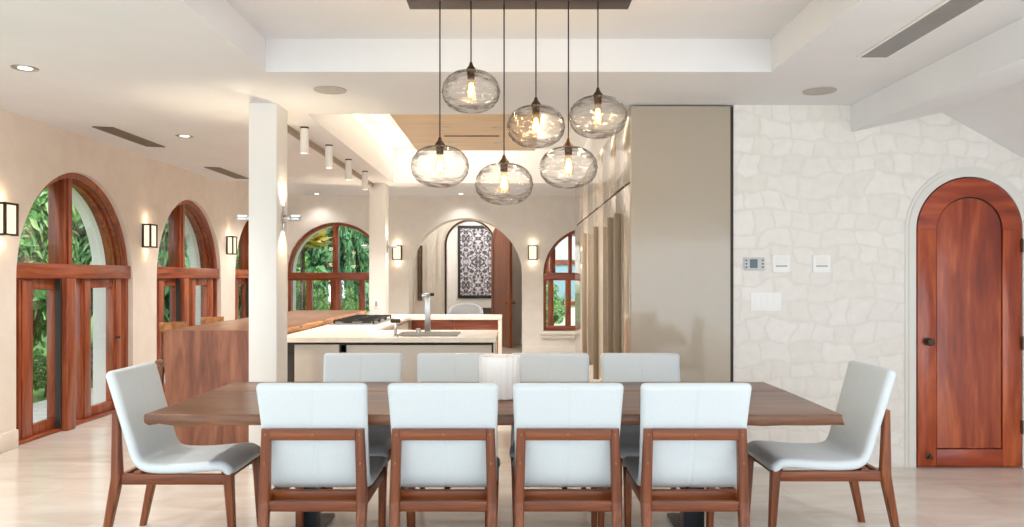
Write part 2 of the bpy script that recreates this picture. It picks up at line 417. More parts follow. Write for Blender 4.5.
b.quad((-2.4, 14.5, 3.0), (0.6, 14.5, 3.0), (0.6, 18.7, 3.0), (-2.4, 18.7, 3.0))
# light proof back of the ceiling void
b.bb(-4.6, 5.2, -1.6, 14.6, 3.2, 3.25)
struct(b.build('ceiling', M['ceiling'], smooth=0))
zl = lambda x: H1 + (-1.9-x)*(0.096/2.7)        # slope of the left ceiling

LW = [(7.5, 1.0, 1.4, 0.0), (10.07, 1.0, 1.4, 0.0), (12.64, 1.0, 1.4, 0.0)]
b = B(); arch_wall(b, 3.9, 14.5, 0, 3.22, [LW[0], LW[1], LW[2]], -4.1, -4.50, mapY); 
struct(b.build('wall_left', M['plaster'], smooth=0))
FW = [(-3.2, 0.893, 1.52, 0.45), (-0.845, 1.03, 1.46, 0.0), (1.43, 0.86, 1.465, 0.436)]
b = B(); arch_wall(b, -4.58, 5.2, 0, 3.22, FW, 14.3, 14.72, mapX); struct(b.build('wall_far', M['plaster_far'], smooth=0))
DC, DR, DS = 3.378, 0.388, 1.755
b = B(); arch_wall(b, 1.64, 5.2, 0, 3.22, [(DC, DR+0.005, DS, 0.0)], 5.82, 6.12, mapX); struct(b.build('wall_right', M['stone'], smooth=0))
b = B(); b.bb(5.0, 5.2, 2.6, 5.82, 0, 3.22); struct(b.build('wall_side_right', M['plaster_far'], smooth=0))
b = B(); b.bb(5.0, 5.2, 6.12, 14.3, 0, 3.22); struct(b.build('wall_inner_right', M['plaster_far'], smooth=0))
b = B(); b.bb(3.0, 3.8, 6.6, 6.62, 0, 3.0); struct(b.build('wall_inner_back', M['plaster_far'], smooth=0))
# hall and sitting room seen through the arch
b = B(); b.bb(-2.2, -2.05, 14.72, 16.5, 0, 3.1); struct(b.build('wall_inner_left', M['plaster_far'], smooth=0))
b = B(); b.bb(0.3, 0.45, 14.72, 18.7, 0, 3.1); struct(b.build('wall_lower_right', M['plaster_far'], smooth=0))
b = B(); arch_wall(b, -2.2, 0.3, 0, 3.1, [(-0.88, 0.49, 2.1, 0.0)], 16.5, 16.7, mapX); struct(b.build('wall_far_inner', M['plaster_far'], smooth=0))
b = B(); b.bb(-2.3, 0.45, 18.6, 18.75, 0, 3.1); b.bb(-2.35, -2.2, 16.5, 18.75, 0, 3.1); struct(b.build('wall_far_rear', M['plaster_far'], smooth=0))
# baseboards
b = B()
for y0, y1 in ((3.9, 6.5), (8.5, 9.07), (11.07, 11.64), (13.64, 14.3)): b.bb(-4.1, -4.078, y0, y1, 0, 0.15, 0.006)
struct(b.build('baseboard_left', M['plaster']))
b = B()
for x0, x1 in ((-4.1, -1.875), (0.185, 5.0)): b.bb(x0, x1, 14.278, 14.3, 0, 0.15, 0.006)
struct(b.build('baseboard_far', M['plaster_far']))
# sill below far right window
b = B(); b.bb(0.5, 2.36, 14.2, 14.32, 0.375, 0.43, 0.015); b.bb(0.54, 2.32, 14.24, 14.3, 0.31, 0.375, 0.015); struct(b.build('trim_1', M['plaster_far']))
# mouldings around the inner hall arch, stone band around the door
b = B(); arch_band(b, -0.88, 0.49, 0.53, 2.1, 0, 16.47, 16.5, mapX); struct(b.build('trim_2', M['bronze']))
b = B(); arch_band(b, -0.88, 0.60, 0.68, 2.1, 0, 16.46, 16.5, mapX); arch_band(b, -0.88, 0.80, 0.90, 2.1, 0, 16.46, 16.5, mapX); struct(b.build('trim_3', M['plaster_far']))
b = B(); arch_band(b, DC, DR+0.006, DR+0.058, DS, 0, 5.803, 5.85, mapX); arch_band(b, DC, DR+0.058, DR+0.082, DS, 0, 5.811, 5.85, mapX); struct(b.build('trim_4', M['trimgrey']))
# boxed beam with the sloping stair soffit on the right
b = B(); prof = [(2.51, 2.70), (2.51, 2.48), (3.18, 2.625), (4.99, 1.62), (4.99, 2.70)]
b.prism(prof, lambda u, v: (u, 2.65, v), lambda u, v: (u, 5.818, v)); struct(b.build('trim_5', M['ceiling'], smooth=0))
# flat trim strip along the left edge of the kitchen beam
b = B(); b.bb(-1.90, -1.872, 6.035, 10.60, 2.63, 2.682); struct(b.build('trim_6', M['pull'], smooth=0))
# two square columns
b = B(); b.bb(-1.927, -1.722, 5.75, 6.03, 0, 2.683, 0.004); struct(b.build('trim_7', M['column']))
b = B(); b.bb(-1.93, -1.715, 10.62, 10.92, 0, 2.683, 0.004); struct(b.build('trim_8', M['column']))

# outdoors
b = B(); b.bb(-30, -4.58, -2, 40, -0.2, -0.02); b.bb(-4.58, 12, 18.76, 40, -0.2, -0.02); struct(b.build('lawn', M['grass'], smooth=0))
b = B(); b.bb(-5.35, -4.58, 3, 14.7, -0.02, 0.0); struct(b.build('ground_left', M['terrace'], smooth=0))
b = B(); b.bb(0.46, 5.2, 14.72, 18.7, -0.05, 0.0); struct(b.build('ground_rear', M['terrace'], smooth=0))

# ------------------------------------------------------------------ windows
def left_window(i, y0):
    root = struct(empty('window_%d' % i, (0, 0, 0)))
    yc = y0+1.0; sp = 1.4
    b = B(); arch_band(b, yc, 0.945, 0.998, sp, 0.0, -4.15, -4.36, mapY); arch_band(b, yc, 0.915, 0.95, sp, 1.5, -4.25, -4.31, mapY)
    b.build('frame', M['mahog_z'], root)
    b = B(); mbox(b, y0+.002, y0+1.998, -4.12, -4.32, 1.395, 1.53, mapY, 0.006); b.build('transom', M['mahog_y'], root)
    b = B(); mbox(b, yc-.15, yc-.03, -4.19, -4.34, 1.53, 2.355, mapY, 0.005); mbox(b, yc-.10, yc-.04, -4.175, -4.19, 1.53, 2.35, mapY); b.build('mullion', M['mahog_z'], root)
    for a, e in ((0.13, 0.80), (1.10, 1.87)):
        lf = B()
        if a < .5: parts = ((0.13, 0.33), (0.66, 0.80))
        else: parts = ((1.10, 1.27), (1.70, 1.87))
        for p, q in parts:
            mbox(lf, y0+p, y0+q, -4.16, -4.24, 0.02, 1.395, mapY, 0.006)
            mbox(lf, y0+p+.03, y0+q-.03, -4.15, -4.16, 0.03, 1.38, mapY, 0.003)
        mbox(lf, y0+parts[0][1], y0+parts[1][0], -4.17, -4.23, 0.02, 0.12, mapY, 0.006)
        mbox(lf, y0+parts[0][1], y0+parts[1][0], -4.17, -4.23, 1.30, 1.395, mapY, 0.006)
        o = lf.build('casement_leaf', M['mahog_z'], root)
        g = B(); mbox(g, y0+parts[0][1]-.01, y0+parts[1][0]+.01, -4.198, -4.204, 0.11, 1.31, mapY); g.build('pane', M['pane'], o)
        if a > .5:
            h = B(); h.cyl((-4.15, y0+1.735, 0.78), (-4.11, y0+1.735, 0.78), 0.012); h.cyl((-4.112, y0+1.735, 0.785), (-4.112, y0+1.66, 0.785), 0.008); h.build('handle', M['iron'], o)
    b = B(); mbox(b, y0+.68, y0+.82, -4.06, -4.16, 0.0, 1.395, mapY, 0.008); b.build('post', M['mahog_z'], root)
    b = B(); arch_band(b, yc, .941, .95, sp, 1.53, -4.19, -4.197, mapY); b.build('groove_shade', M['dark'], root)  # dark band stands in for a shaded groove in the frame
    b = B(); mbox(b, y0+.655, y0+.68, -4.11, -4.16, 0.03, 1.395, mapY); b.build('groove_shade', M['dark'], root)  # dark strip stands for shade in the groove beside the post
    b = B(); mbox(b, y0+.80, y0+.90, -4.18, -4.24, 0.02, 1.395, mapY); b.build('side_panel', M['mahog_z'], root)
    b = B(); mbox(b, y0+.005, y0+1.995, -4.12, -4.30, 0.0, 0.03, mapY, 0.004); b.build('threshold', M['mahog_y'], root)
    g = B(); arch_poly(g, yc, 0.93, sp+.05, sp+.05, -4.278, -4.284, mapY); g.build('pane', M['pane'], root)
for i, o in enumerate(LW):
    b = B(); arch_band(b, o[0], .96, .998, 1.4, 0, -4.362, -4.51, mapY); struct(b.build('trim_%d' % (9+i), M['white']))  # added white lining; its colour carries the skylight on the reveal
b = B(); arch_band(b, FW[0][0], .85, .89, 1.52, .45, 14.5, 14.73, mapX); struct(b.build('trim_12', M['white']))  # white lining again colours in skylight on the outer reveal
for i, o in enumerate(LW): left_window(i+1, o[0]-1.0)

def far_window(n, c, R, sp, si, mull, mulh):
    root = struct(empty('window_%d' % n)); d = 14.36
    b = B(); arch_band(b, c, R-0.055, R-.002, sp, si+.002, d, d+.13, mapX); b.build('frame', M['mahog_z'], root)
    b = B(); mbox(b, c-R+.003, c+R-.003, d-.02, d+.14, 1.355, 1.50, mapX, 0.005); b.build('transom', M['mahog_x'], root)
    b = B(); mbox(b, c-R+.05, c+R-.05, d, d+.12, si+.002, si+.09, mapX, 0.004); b.build('bottom_rail', M['mahog_x'], root)
    for u, wd in mulh:
        h = math.sqrt(R*R-(u-c)**2)-.05
        b = B(); mbox(b, u-wd/2, u+wd/2, d+.01, d+.12, 1.50, sp+h, mapX, 0.004); b.build('mullion', M['mahog_z'], root)
    for u, wd in mull:
        b = B(); mbox(b, u-wd/2, u+wd/2, d, d+.12, si+.09, 1.36, mapX, 0.004); b.build('mullion', M['mahog_z'], root)
    g = B(); arch_poly(g, c, R-.05, sp+.05, sp+.05, d+.06, d+.066, mapX); g.build('pane', M['pane'], root)
    g = B(); mbox(g, c-R+.05, c+R-.05, d+.06, d+.066, si+.08, 1.37, mapX); g.build('pane', M['pane'], root)
px = lambda x, s=55.0: (x-512)/s
far_window(4, *FW[0], [(px(308), .10), (px(334.5), .18), (px(361), .10)], [(px(334.5), .10)])
far_window(5, *FW[2], [(px(551), .10), (px(568.5), .10), (1.43, .12), (1.9, .1)], [(px(553), .1), (px(570.5), .07), (1.43, .1), (1.9, .1)])

# ------------------------------------------------------------------ arched plank door (right)
root = struct(empty('door_1', (DC, 5.80, 0)))
dl = lambda u, d, z: (u, d, z)
b = B(); arch_band(b, 0, 0.245, DR-.004, DS, DS, 0.0, 0.045, dl)
b.build('arch_rail', M['doorrail'], root)
for sx in (-1, 1):
    b = B(); mbox(b, sx*0.245, sx*(DR-.004), 0.0, 0.045, 0.008, DS, dl, 0.002); b.build('stile', M['doorwood'], root)
b = B(); mbox(b, -.243, .243, 0.0, 0.045, 0.008, 0.135, dl, 0.002); b.build('bottom_rail', M['doorrail'], root)
b = B(); arch_poly(b, 0, 0.236, DS, 0.142, 0.012, 0.04, dl); b.build('panel', M['doorwood'], root)
b = B(); arch_band(b, 0, 0.236, 0.246, DS, 0.136, 0.02, 0.044, dl); b.build('groove', M['dark'], root)
b = B(); b.lathe([(0.0, 0), (0.030, 0), (0.030, 0.008), (0.012, 0.012), (0.010, 0.035), (0.022, 0.042), (0.028, 0.055), (0.024, 0.068), (0.0, 0.072)], n=20)
o = b.build('knob', M['bronze'], root, loc=(-0.315, -0.001, 0.93)); o.rotation_euler = (PI/2, 0, 0)
b = B(); b.lathe([(0, 0), (0.024, 0), (0.024, 0.006), (0.010, 0.01), (0.010, 0.03), (0.016, 0.034), (0.014, 0.045), (0, 0.047)], n=16)
o = b.build('floor_bolt', M['bronze'], root, loc=(-0.305, -0.001, 0.085)); o.rotation_euler = (PI/2, 0, 0)
for z in (1.64, 0.92, 0.3):
    b = B(); b.cyl((DR-.006, -0.008, z-.05), (DR-.006, -0.008, z+.05), 0.009, n=12); b.build('hinge', M['bronze'], root)

# open hall door
ang = math.atan2(-0.85, 0.39)
root = struct(empty('door_2', (-0.41, 16.46, 0), ang))
b = B(); arch_poly(b, 0.47, 0.465, 2.05, 0.01, -0.022, 0.022, mapX)
b.build('panel', M['chairwood_z'], root)
b = B(); arch_band(b, 0.47, 0.36, 0.466, 2.05, 0.008, -0.03, 0.03, mapX); b.build('door_frame', M['chairwood_z'], root)
for s in (-1, 1):
    b = B(); b.cyl((0.875, s*.03, 0.9), (0.875, s*.078, 0.9), 0.012, n=12); b.cyl((0.875, s*.075, 0.9), (0.875, s*.11, 0.9), 0.028, n=14)
    b.build('knob', M['brass'], root)

# ------------------------------------------------------------------ dining chairs
def catmull(P, n):
    out = []
    P = [Vector(p) for p in P]; Q = [2*P[0]-P[1]] + P + [2*P[-1]-P[-2]]
    for i in range(1, len(Q)-2):
        for k in range(n):
            t = k/n; a, b_, c, d = Q[i-1], Q[i], Q[i+1], Q[i+2]
            out.append(0.5*((2*b_)+(c-a)*t+(2*a-5*b_+4*c-d)*t*t+(3*b_-a-3*c+d)*t**3))
    out.append(P[-1]); return out

def shell_mesh():
    # centre line (forward y, up z); the person would face +y
    cl = catmull([(-.036, .925), (0.0, .80), (.034, .68), (.066, .575), (.098, .476), (.147, .434), (.25, .425), (.37, .430), (.47, .439), (.545, .437), (.59, .400)], 7)
    L = [0]
    for a, c in zip(cl, cl[1:]): L.append(L[-1]+(c-a).length)
    tot = L[-1]; b = B(); rings = []
    # extra rings near both ends for the rolled edges
    idx = []
    ss = sorted(set([round(x, 4) for x in L] + [0.0015, .005, .010, .016, .025, .035] + [round(tot-x, 4) for x in (0.0015, .005, .010, .016, .025)]))
    for s_ in ss:
        k = max(i for i in range(len(L)) if L[i] <= s_+1e-9); k = min(k, len(L)-2)
        t = (s_-L[k])/(L[k+1]-L[k]); p = cl[k].lerp(cl[k+1], t)
        a = cl[max(k-1, 0)]; c = cl[min(k+2, len(cl)-1)]; tg = (c-a).normalized(); nr = Vector((tg.y, -tg.x)) # normal
        nr = Vector((-tg.y, tg.x))
        e = min(s_, tot-s_); th = 0.027
        f = math.sqrt(max(0, 1-(1-min(e/0.025, 1))**2)) if e < .025 else 1
        wd = 0.252 - 0.012*math.sin(PI*min(1, max(0, s_/tot))) 
        rc = 0.024
        if e < rc: wd -= rc*(1-math.sqrt(max(0, 1-(1-e/rc)**2)))
        tt_ = th*max(f, .04); fl = wd-min(th, wd*.5)
        us = [-fl, -.16, -.08, -.02, -.007, -.002, .002, .007, .02, .08, .16, fl]
        sec = [(u, tt_) for u in us] + [(fl+th*math.sin(a), tt_*math.cos(a)) for a in (.35, .75, 1.15, PI/2, 2.0, 2.4, 2.8)]
        sec += [(u, -tt_) for u in us[::-1]] + [(-fl-th*math.sin(a), -tt_*math.cos(a)) for a in (.35, .75, 1.15, PI/2, 2.0, 2.4, 2.8)]
        ring = []
        for u, v in sec:
            g = .55*math.exp(-(u/.006)**2) if abs(v) > tt_*.98 else 0
            v = v*(1-.16*g-.05*(abs(u)/.25)**2) + .0
            q = p + nr*v
            ring.append((u, q.x, q.y))
        rings.append(ring)
    b.loft(rings); return b

def make_chair(label):
    t = thing('dining_chair', label, 'chair', group='dining chairs around the table')
    sh = shell_mesh().build('seat_shell', M['leather'], t, smooth=60)
    # stitched cross seams at the bend of the back
    b = B(); b.box((0, 0.0, 0.0), (0.47, 0.004, 0.003)); o = b.build('stitching', M['leather'], sh); o.location = (0, 0.088, 0.565)
    for s in (-1, 1):
        b = B(); b.taper((s*.218, -.075, 0.0), (.032, .034), (s*.222, 0.0, 0.38), (.046, .052)); b.taper((s*.222, 0.0, 0.38), (.046, .052), (s*.212, -.010, 0.715), (.042, .030))
        lg = b.build('leg', M['chairwood_z'], t)
        for z, yy in ((0.69, -.025), (0.56, -.027)):
            b = B(); xx = s*(.213 if z > .6 else .217); b.cyl((xx, yy+.006, z), (xx, yy-.003, z), 0.0055, n=10); b.build('screw', M['brass'], lg)
        b = B(); b.taper((s*.216, .590, 0.0), (.030, .032), (s*.222, .568, 0.406), (.044, .050)); b.build('leg', M['chairwood_z'], t)
        b = B(); b.bb(s*.206, s*.234, 0.02, 0.555, 0.346, 0.400, 0.005); b.build('side_rail', M['chairwood_y'], t)
    b = B(); b.bb(-.196, .196, -.027, -.001, 0.664, 0.716, 0.005); cr = b.build('back_rail', M['chairwood_x'], t)
    b = B(); b.cyl((0, -.022, .69), (0, -.030, .69), 0.0055, n=10); b.build('screw', M['brass'], cr)
    b = B(); b.bb(-.205, .205, -.018, .012, 0.338, 0.386, 0.005); b.build('rear_stretcher', M['chairwood_x'], t)
    b = B(); b.bb(-.207, .207, .075, .115, 0.362, 0.408, 0.005); b.build('seat_rail', M['chairwood_x'], t)
    b = B(); b.bb(-.2, .2, .52, .55, 0.355, 0.405, 0.005); b.build('seat_rail', M['chairwood_x'], t)
    b = B(); b.bb(-.012, .012, .11, .475, .372, .396, .003); b.build('seat_support', M['iron'], t)
    return t
proto = None
def chair(x, y, rz, label):
    global proto
    if proto is None:
        proto = make_chair(label); proto.location = (x, y, 0); proto.rotation_euler = (0, 0, rz); return proto
    return dup(proto, (x, y, 0), rz, label)
near = ['first', 'second', 'third', 'last']
for i, x in enumerate((-0.905, -0.312, 0.254, 0.832)):
    where = ('pale leather dining chair seen from behind, at the window end of the near row',
             'pale leather dining chair seen from behind, second of the near row from the windows',
             'pale leather dining chair seen from behind, second of the near row from the arched door',
             'pale leather dining chair seen from behind, at the arched door end of the near row')[i]
    chair(x, 3.585, 0, where)
for i, x in enumerate((-0.94, -0.35, 0.238, 0.81)):
    where = ('pale leather chair on the far side of the table, first beside the square column',
             'pale leather chair on the far side, below the faucet, on the vase\'s window side',
             'pale leather chair on the far side, below the open hall door, beside the vase',
             'pale leather chair on the far side of the table, before the tall gloss cabinet')[i]
    chair(x, 4.945, PI, where)
chair(-2.015, 4.235, -PI/2, 'pale leather dining chair in profile at the window end of the table')
chair(1.935, 4.30, PI/2, 'pale leather dining chair in profile at the stone wall end of the table')

# ------------------------------------------------------------------ dining table
tt = thing('dining_table', 'long walnut slab dining table with rough live edges on dark steel pedestals', 'table', (-0.06, 4.28, 0))
def plank(y0, y1, seed, z0=0.708, z1=0.76):
    rnd = random.Random(seed); b = B(); rings = []
    n = 60
    for i in range(n+1):
        t = i/n; x = -1.65 + 3.265*t
        ja = 0.004*math.sin(t*47+seed)+rnd.uniform(-.003, .003); jb = rnd.uniform(-.004, .004)
        ya = y0 + (ja if y0 < -0.3 else 0); yb = y1 + (ja if y1 > .3 else 0)
        # end cuts ragged
        x0 = x
        lo = z0 + ((0.0015+0.012*max(0, -x-1.0))*math.sin(t*90)+jb*.5 if y0 < -.3 else 0)
        rings.append([(x0, ya+.006, lo), (x0, ya, lo+.012), (x0, ya-.002, z1-.008), (x0, ya+.004, z1), (x0, yb-.003, z1), (x0, yb, z1-.003), (x0, yb, z0)])
    def rag(r, d):
        return [(p[0]+d+rnd.uniform(-.014, .014), p[1], p[2]) for p in r]
    rings[0] = rag(rings[0], 0.0); rings[-1] = rag(rings[-1], 0.0)
    b.loft(rings); return b
plank(-0.60, 0.165, 1).build('tabletop_plank', M['walnut_x'], tt, smooth=50)
plank(0.170, 0.57, 2).build('tabletop_plank', M['walnut_x'], tt, smooth=50)
for x in (-1.05, 1.04):
    b = B(); b.bb(x-.055, x+.055, -.055, .055, 0.02, 0.69, 0.004); b.build('pedestal', M['pedestal'], tt)
    b = B(); b.bb(x-.07, x+.07, -.34, .34, 0.0, 0.02, 0.004); b.build('foot_plate', M['pedestal'], tt)
    b = B(); b.bb(x-.07, x+.07, -.40, .40, 0.69, 0.706, 0.004); b.build('support_plate', M['pedestal'], tt)

v = thing('vase', 'white fluted porcelain vase standing in the middle of the walnut table', 'vase', (-0.066, 4.2, 0.761))
b = B(); b.lathe([(0.0, 0.0), (.100, 0), (.106, .006), (.109, .12), (.112, .218), (.110, .223), (.104, .220), (.102, .12), (.098, .015), (0, .012)], n=160, flute=0.018, nf=20)
b.build('body', M['porcelain'], v)

# ------------------------------------------------------------------ pendant fixture
cp = thing('pendant_canopy', 'long rectangular dark bronze ceiling plate carrying six pendant cords', 'ceiling light', (0.036, 3.97, 2.80))
b = B(); b.bb(-.57, .57, -.13, .13, 0, .08, 0.004); b.build('plate', M['bronze'], cp)
b = B(); b.bb(-.53, .53, -.1, .1, .08, .0848); b.build('mounting_bracket', M['iron'], cp)
S = 786/3.97
def make_pendant(x, zc):
    t = thing('pendant_lamp', '', 'pendant light', (x, 3.97, zc), 0, 'blown glass pendants over the table')
    prof = []
    n = 22
    for i in range(n+1):
        a = -PI/2 + (PI*0.97)*i/n
        r = 0.147*abs(math.cos(a))**0.78; z = 0.105*math.sin(a)
        r *= 1 + 0.012*math.sin(i*2.4)
        prof.append((max(r, .001) if i < n else 0.03, z))
    b = B(); b.lathe(prof, n=48);
    b.build('glass_globe', M['globe'], t, smooth=80)
    b = B(); b.lathe([(0, .150), (.006, .148), (.012, .130), (.026, .112), (.028, .104), (.020, .100), (.018, .062), (0, .060)], n=20); b.build('cap', M['bronze'], t)
    bl = B(); bl.lathe([(0, .062), (.014, .058), (.020, .040), (.026, .010), (.026, -.020), (.018, -.040), (0, -.046)], n=16); bo = bl.build('bulb', M['bulbglass'], t)
    f = B(); f.lathe([(0, .045), (.010, .04), (.0125, .0), (.010, -.026), (0, -.03)], n=10); f.build('filament', M['bulb'], bo)
    return t
pend = [(-.364, 166.5), (-.207, 91.5), (-.040, 184), (.121, 126.5), (.285, 167.5), (.434, 117)]
lab = ['clear blown glass pendant lamp hanging farthest left, low', 'clear blown glass pendant lamp hanging highest, second from the left',
       'clear blown glass pendant lamp hanging lowest of all, third from the left', 'clear blown glass pendant lamp of middle height, fourth from the left',
       'clear blown glass pendant lamp hanging low, second from the right', 'clear blown glass pendant lamp hanging farthest right, high']
pp = None
for (x, yp), l in zip(pend, lab):
    zc = 1.4 + (278-yp)/S
    if pp is None: pp = make_pendant(x, zc); pp['label'] = l; t = pp
    else: t = dup(pp, (x, 3.97, zc), random.uniform(0, 0.2), l)
for (x, yp), ch in zip(pend, [o for o in COL.objects if o.name.startswith('pendant_lamp')]):
    zc = ch.location.z
    b = B(); b.cyl((0, 0, .148), (0, 0, 2.799-zc), 0.0035, n=8); b.build('cord', M['iron'], ch)
    light('POINT', 'pendant_glow', (0, 0, -.0), 5, (1, .72, .42), 0.03, parent=ch)

# ------------------------------------------------------------------ tall gloss cabinets
CX = 0.878
units = [(5.845, 6.66), (6.66, 7.58), (7.58, 9.08), (9.08, 10.95)]
pulls = [6.40, 6.84, 8.02, 9.27]
cl_ = ['tall taupe gloss cabinet nearest us, its broad side panel facing the dining table', 'tall taupe gloss cabinet with a long pull, second along the row behind the side panel',
       'wide tall taupe gloss cabinet, third along the row toward the far wall', 'wide tall taupe gloss cabinet at the far end of the row by the arched window']
for i, ((y0, y1), py) in enumerate(zip(units, pulls)):
    t = thing('tall_cabinet', cl_[i], 'cabinet', ((CX+1.62)/2, (y0+y1)/2, 0), 0, 'tall gloss kitchen cabinets')
    ox, oy = (CX+1.62)/2, (y0+y1)/2
    def P(x0, x1, a, e, z0, z1, nm, mat, bev=.002, par=None):
        bb_ = B(); bb_.bb(x0-ox, x1-ox, a-oy, e-oy, z0, z1, bev); return bb_.build(nm, mat, par or t)
    P(CX+.03, 1.62, y0+.002, y1-.002, .08, 2.66, 'carcass', M['taupe'])
    P(CX+.07, 1.60, y0+.01, y1-.01, .0, .08, 'plinth', M['dark'])
    d = P(CX, CX+.022, y0+.003, y1-.003, .09, 2.105, 'door', M['lacquer'])
    P(CX, CX+.022, y0+.003, y1-.003, 2.125, 2.665, 'upper_door', M['lacquer'])
    P(CX+.022, CX+.03, y0+.004, y1-.004, 2.0, 2.2, 'shadow_gap', M['dark'])
    P(CX-.05, CX, py-.022, py, .37, 1.925, 'pull', M['pull'], .003, d)
    if i == 0:
        P(CX+.001, 1.612, y0-.045, y0-.002, .0, 2.668, 'side_panel', M['lacquer'])
        P(1.613, 1.638, y0-.03, y0+.02, 0, 2.668, 'edge_strip', M['dark'])

# ------------------------------------------------------------------ kitchen
CT = 0.92
# worktop: U shape with sink cut-out
t = thing('worktop', 'pale quartz U-shaped kitchen worktop behind the dining chairs', 'worktop', (-1.0, 8.2, 0))
def wt(x0, x1, y0, y1, z0, z1, nm, bev=.003, par=t, mat=None):
    bb_ = B(); bb_.bb(x0+1.0, x1+1.0, y0-8.2, y1-8.2, z0, z1, bev); return bb_.build(nm, mat or M['quartz'], par)
b = B()
def add(x0, x1, y0, y1, z0=CT-.036, z1=CT): b.bb(x0+1.0, x1+1.0, y0-8.2, y1-8.2, z0, z1)
add(-1.9, -.98, 6.29, 7.26); add(-.98, -.45, 6.29, 6.45); add(-.98, -.45, 7.05, 7.26); add(-.45, -.128, 6.29, 7.26)
b.build('near_slab', M['quartz'], t, smooth=0)
wt(-1.9, -1.26, 7.26, 9.72, CT-.036, CT, 'side_slab'); wt(-1.26, -.13, 9.72, 10.4, CT-.04, CT, 'far_slab'); wt(-1.9, -1.26, 9.72, 10.4, CT-.04, CT, 'far_slab')
wt(-.17, -.13, 9.72, 10.4, 0.0, CT-.04, 'waterfall_end')
b = B(); b.bb(-.98+1, -.45+1, 6.45-8.2, 7.05-8.2, CT-.25, CT-.24)
for a in ((-.985, -.98, 6.45, 7.05), (-.45, -.445, 6.45, 7.05), (-.98, -.45, 6.445, 6.45), (-.98, -.45, 7.05, 7.055)): b.bb(a[0]+1, a[1]+1, a[2]-8.2, a[3]-8.2, CT-.25, CT-.037)
b.build('sink_bowl', M['steel'], t)
# sink island cabinet
t = thing('island_cabinet', 'taupe base cabinet under the sink worktop facing the dining table', 'cabinet', (-1.0, 6.8, 0), 0)
def ic(x0, x1, y0, y1, z0, z1, nm, mat, bev=.002):
    bb_ = B(); bb_.bb(x0+1.0, x1+1.0, y0-6.8, y1-6.8, z0, z1, bev); return bb_.build(nm, mat, t)
ic(-1.88, -.985, 6.38, 7.22, .08, CT-.037, 'carcass', M['dark']); ic(-.985, -.15, 6.38, 7.22, .08, CT-.26, 'carcass', M['dark'])
ic(-1.85, -.18, 6.43, 7.18, 0, .08, 'plinth', M['dark'])
ic(-1.88, -.15, 6.36, 6.379, CT-.12, CT-.037, 'top_rail', M['dark'], 0)
ic(-1.755, -1.395, 6.34, 6.358, .09, CT-.058, 'door', M['taupe']); ic(-1.335, -.165, 6.338, 6.358, .09, CT-.062, 'back_panel', M['taupe'])
ic(-1.385, -1.345, 6.36, 6.38, .09, CT-.06, 'post', M['pull']); ic(-.15, -.135, 6.34, 7.22, 0.0, CT-.037, 'side_panel', M['taupe'])
t = thing('range_cabinet', 'taupe base cabinet under the cooktop along the walnut bar', 'cabinet', (-1.58, 8.5, 0))
b = B(); b.bb(-.30, .28, -1.23, 1.2, .08, CT-.037, .003); b.build('carcass', M['taupe'], t)
b = B(); b.bb(-.28, .24, -1.2, 1.2, 0, .08); b.build('plinth', M['dark'], t)
for k in range(3):
    b = B(); b.bb(.28, .30, -1.22+k*.81, -1.22+k*.81+.8, .1, CT-.06, .002); b.build('door', M['taupe'], t)
t = thing('breakfast_cabinet', 'reddish wood fronted base cabinet under the far worktop, beyond the faucet', 'cabinet', (-.7, 10.06, 0))
b = B(); b.bb(-1.18, .525, -.24, .3, .08, CT-.041, .003); b.build('carcass', M['taupe'], t)
b = B(); b.bb(-1.15, .5, -.2, .28, 0, .08); b.build('plinth', M['dark'], t)
for k in range(2):
    b = B(); b.bb(-.55+k*.54, -.55+k*.54+.535, -.262, -.242, .09, CT-.045, .002); b.build('door', M['mahog_x'], t)
# cooktop
t = thing('cooktop', 'black gas cooktop with cast iron grates set in the worktop beside the bar', 'cooktop', (-1.62, 8.62, CT))
b = B(); b.bb(-.24, .24, -.62, .62, 0, .012, .004); b.build('plate', M['steel'], t)
for k in range(3):
    b = B(); y = -.4+k*.4
    for xx in (-.2, 0, .2): b.bb(xx-.008, xx+.008, y-.18, y+.18, .035, .05)
    for yy in (-.18, 0, .18): b.bb(-.205, .205, y+yy-.008, y+yy+.008, .035, .05)
    for xx in (-.2, .2):
        for yy in (-.17, .17): b.bb(xx-.008, xx+.008, y+yy-.008, y+yy+.008, .012, .036)
    b.build('grate', M['iron'], t)
    for xx in (-.1, .1):
        b = B(); b.lathe([(.0, .012), (.05, .012), (.05, .022), (.03, .026), (0, .026)], (xx, y, 0), 18); b.build('burner', M['iron'], t)
# faucet etc.
t = thing('faucet', 'tall square brushed steel kitchen faucet on the sink worktop', 'faucet', (-.742, 6.92, CT))
b = B(); b.lathe([(0, 0), (.034, 0), (.034, .008), (.026, .012)], n=24, cap=True); b.build('base', M['chrome'], t)
b = B(); b.bb(-.024, .024, -.024, .024, .01, .35, .004); b.build('body', M['steel'], t)
b = B(); b.bb(-.02, .02, -.3, -.02, .318, .346, .004); b.build('spout', M['steel'], t)
b = B(); b.cyl((.02, 0, .335), (.055, 0, .335), .014, n=14); b.build('handle', M['iron'], t)
t = thing('soap_dispenser', 'short chrome soap dispenser with a T-shaped head left of the faucet', 'dispenser', (-.95, 6.41, CT))
b = B(); b.lathe([(0, 0), (.022, 0), (.022, .01), (.014, .02), (.014, .115), (0, .115)], n=18); b.build('body', M['chrome'], t)
b = B(); b.bb(-.04, .04, -.015, .015, .115, .145, .005); b.build('pump_head', M['bronze'], t)
t = B().lathe([(0, 0), (.022, 0), (.022, .035), (.018, .04), (0, .04)], n=18).build('switch_button', M['steel'], loc=(-.82, 6.88, CT))
tag(t, 'small round steel push button between soap dispenser and faucet', 'button')

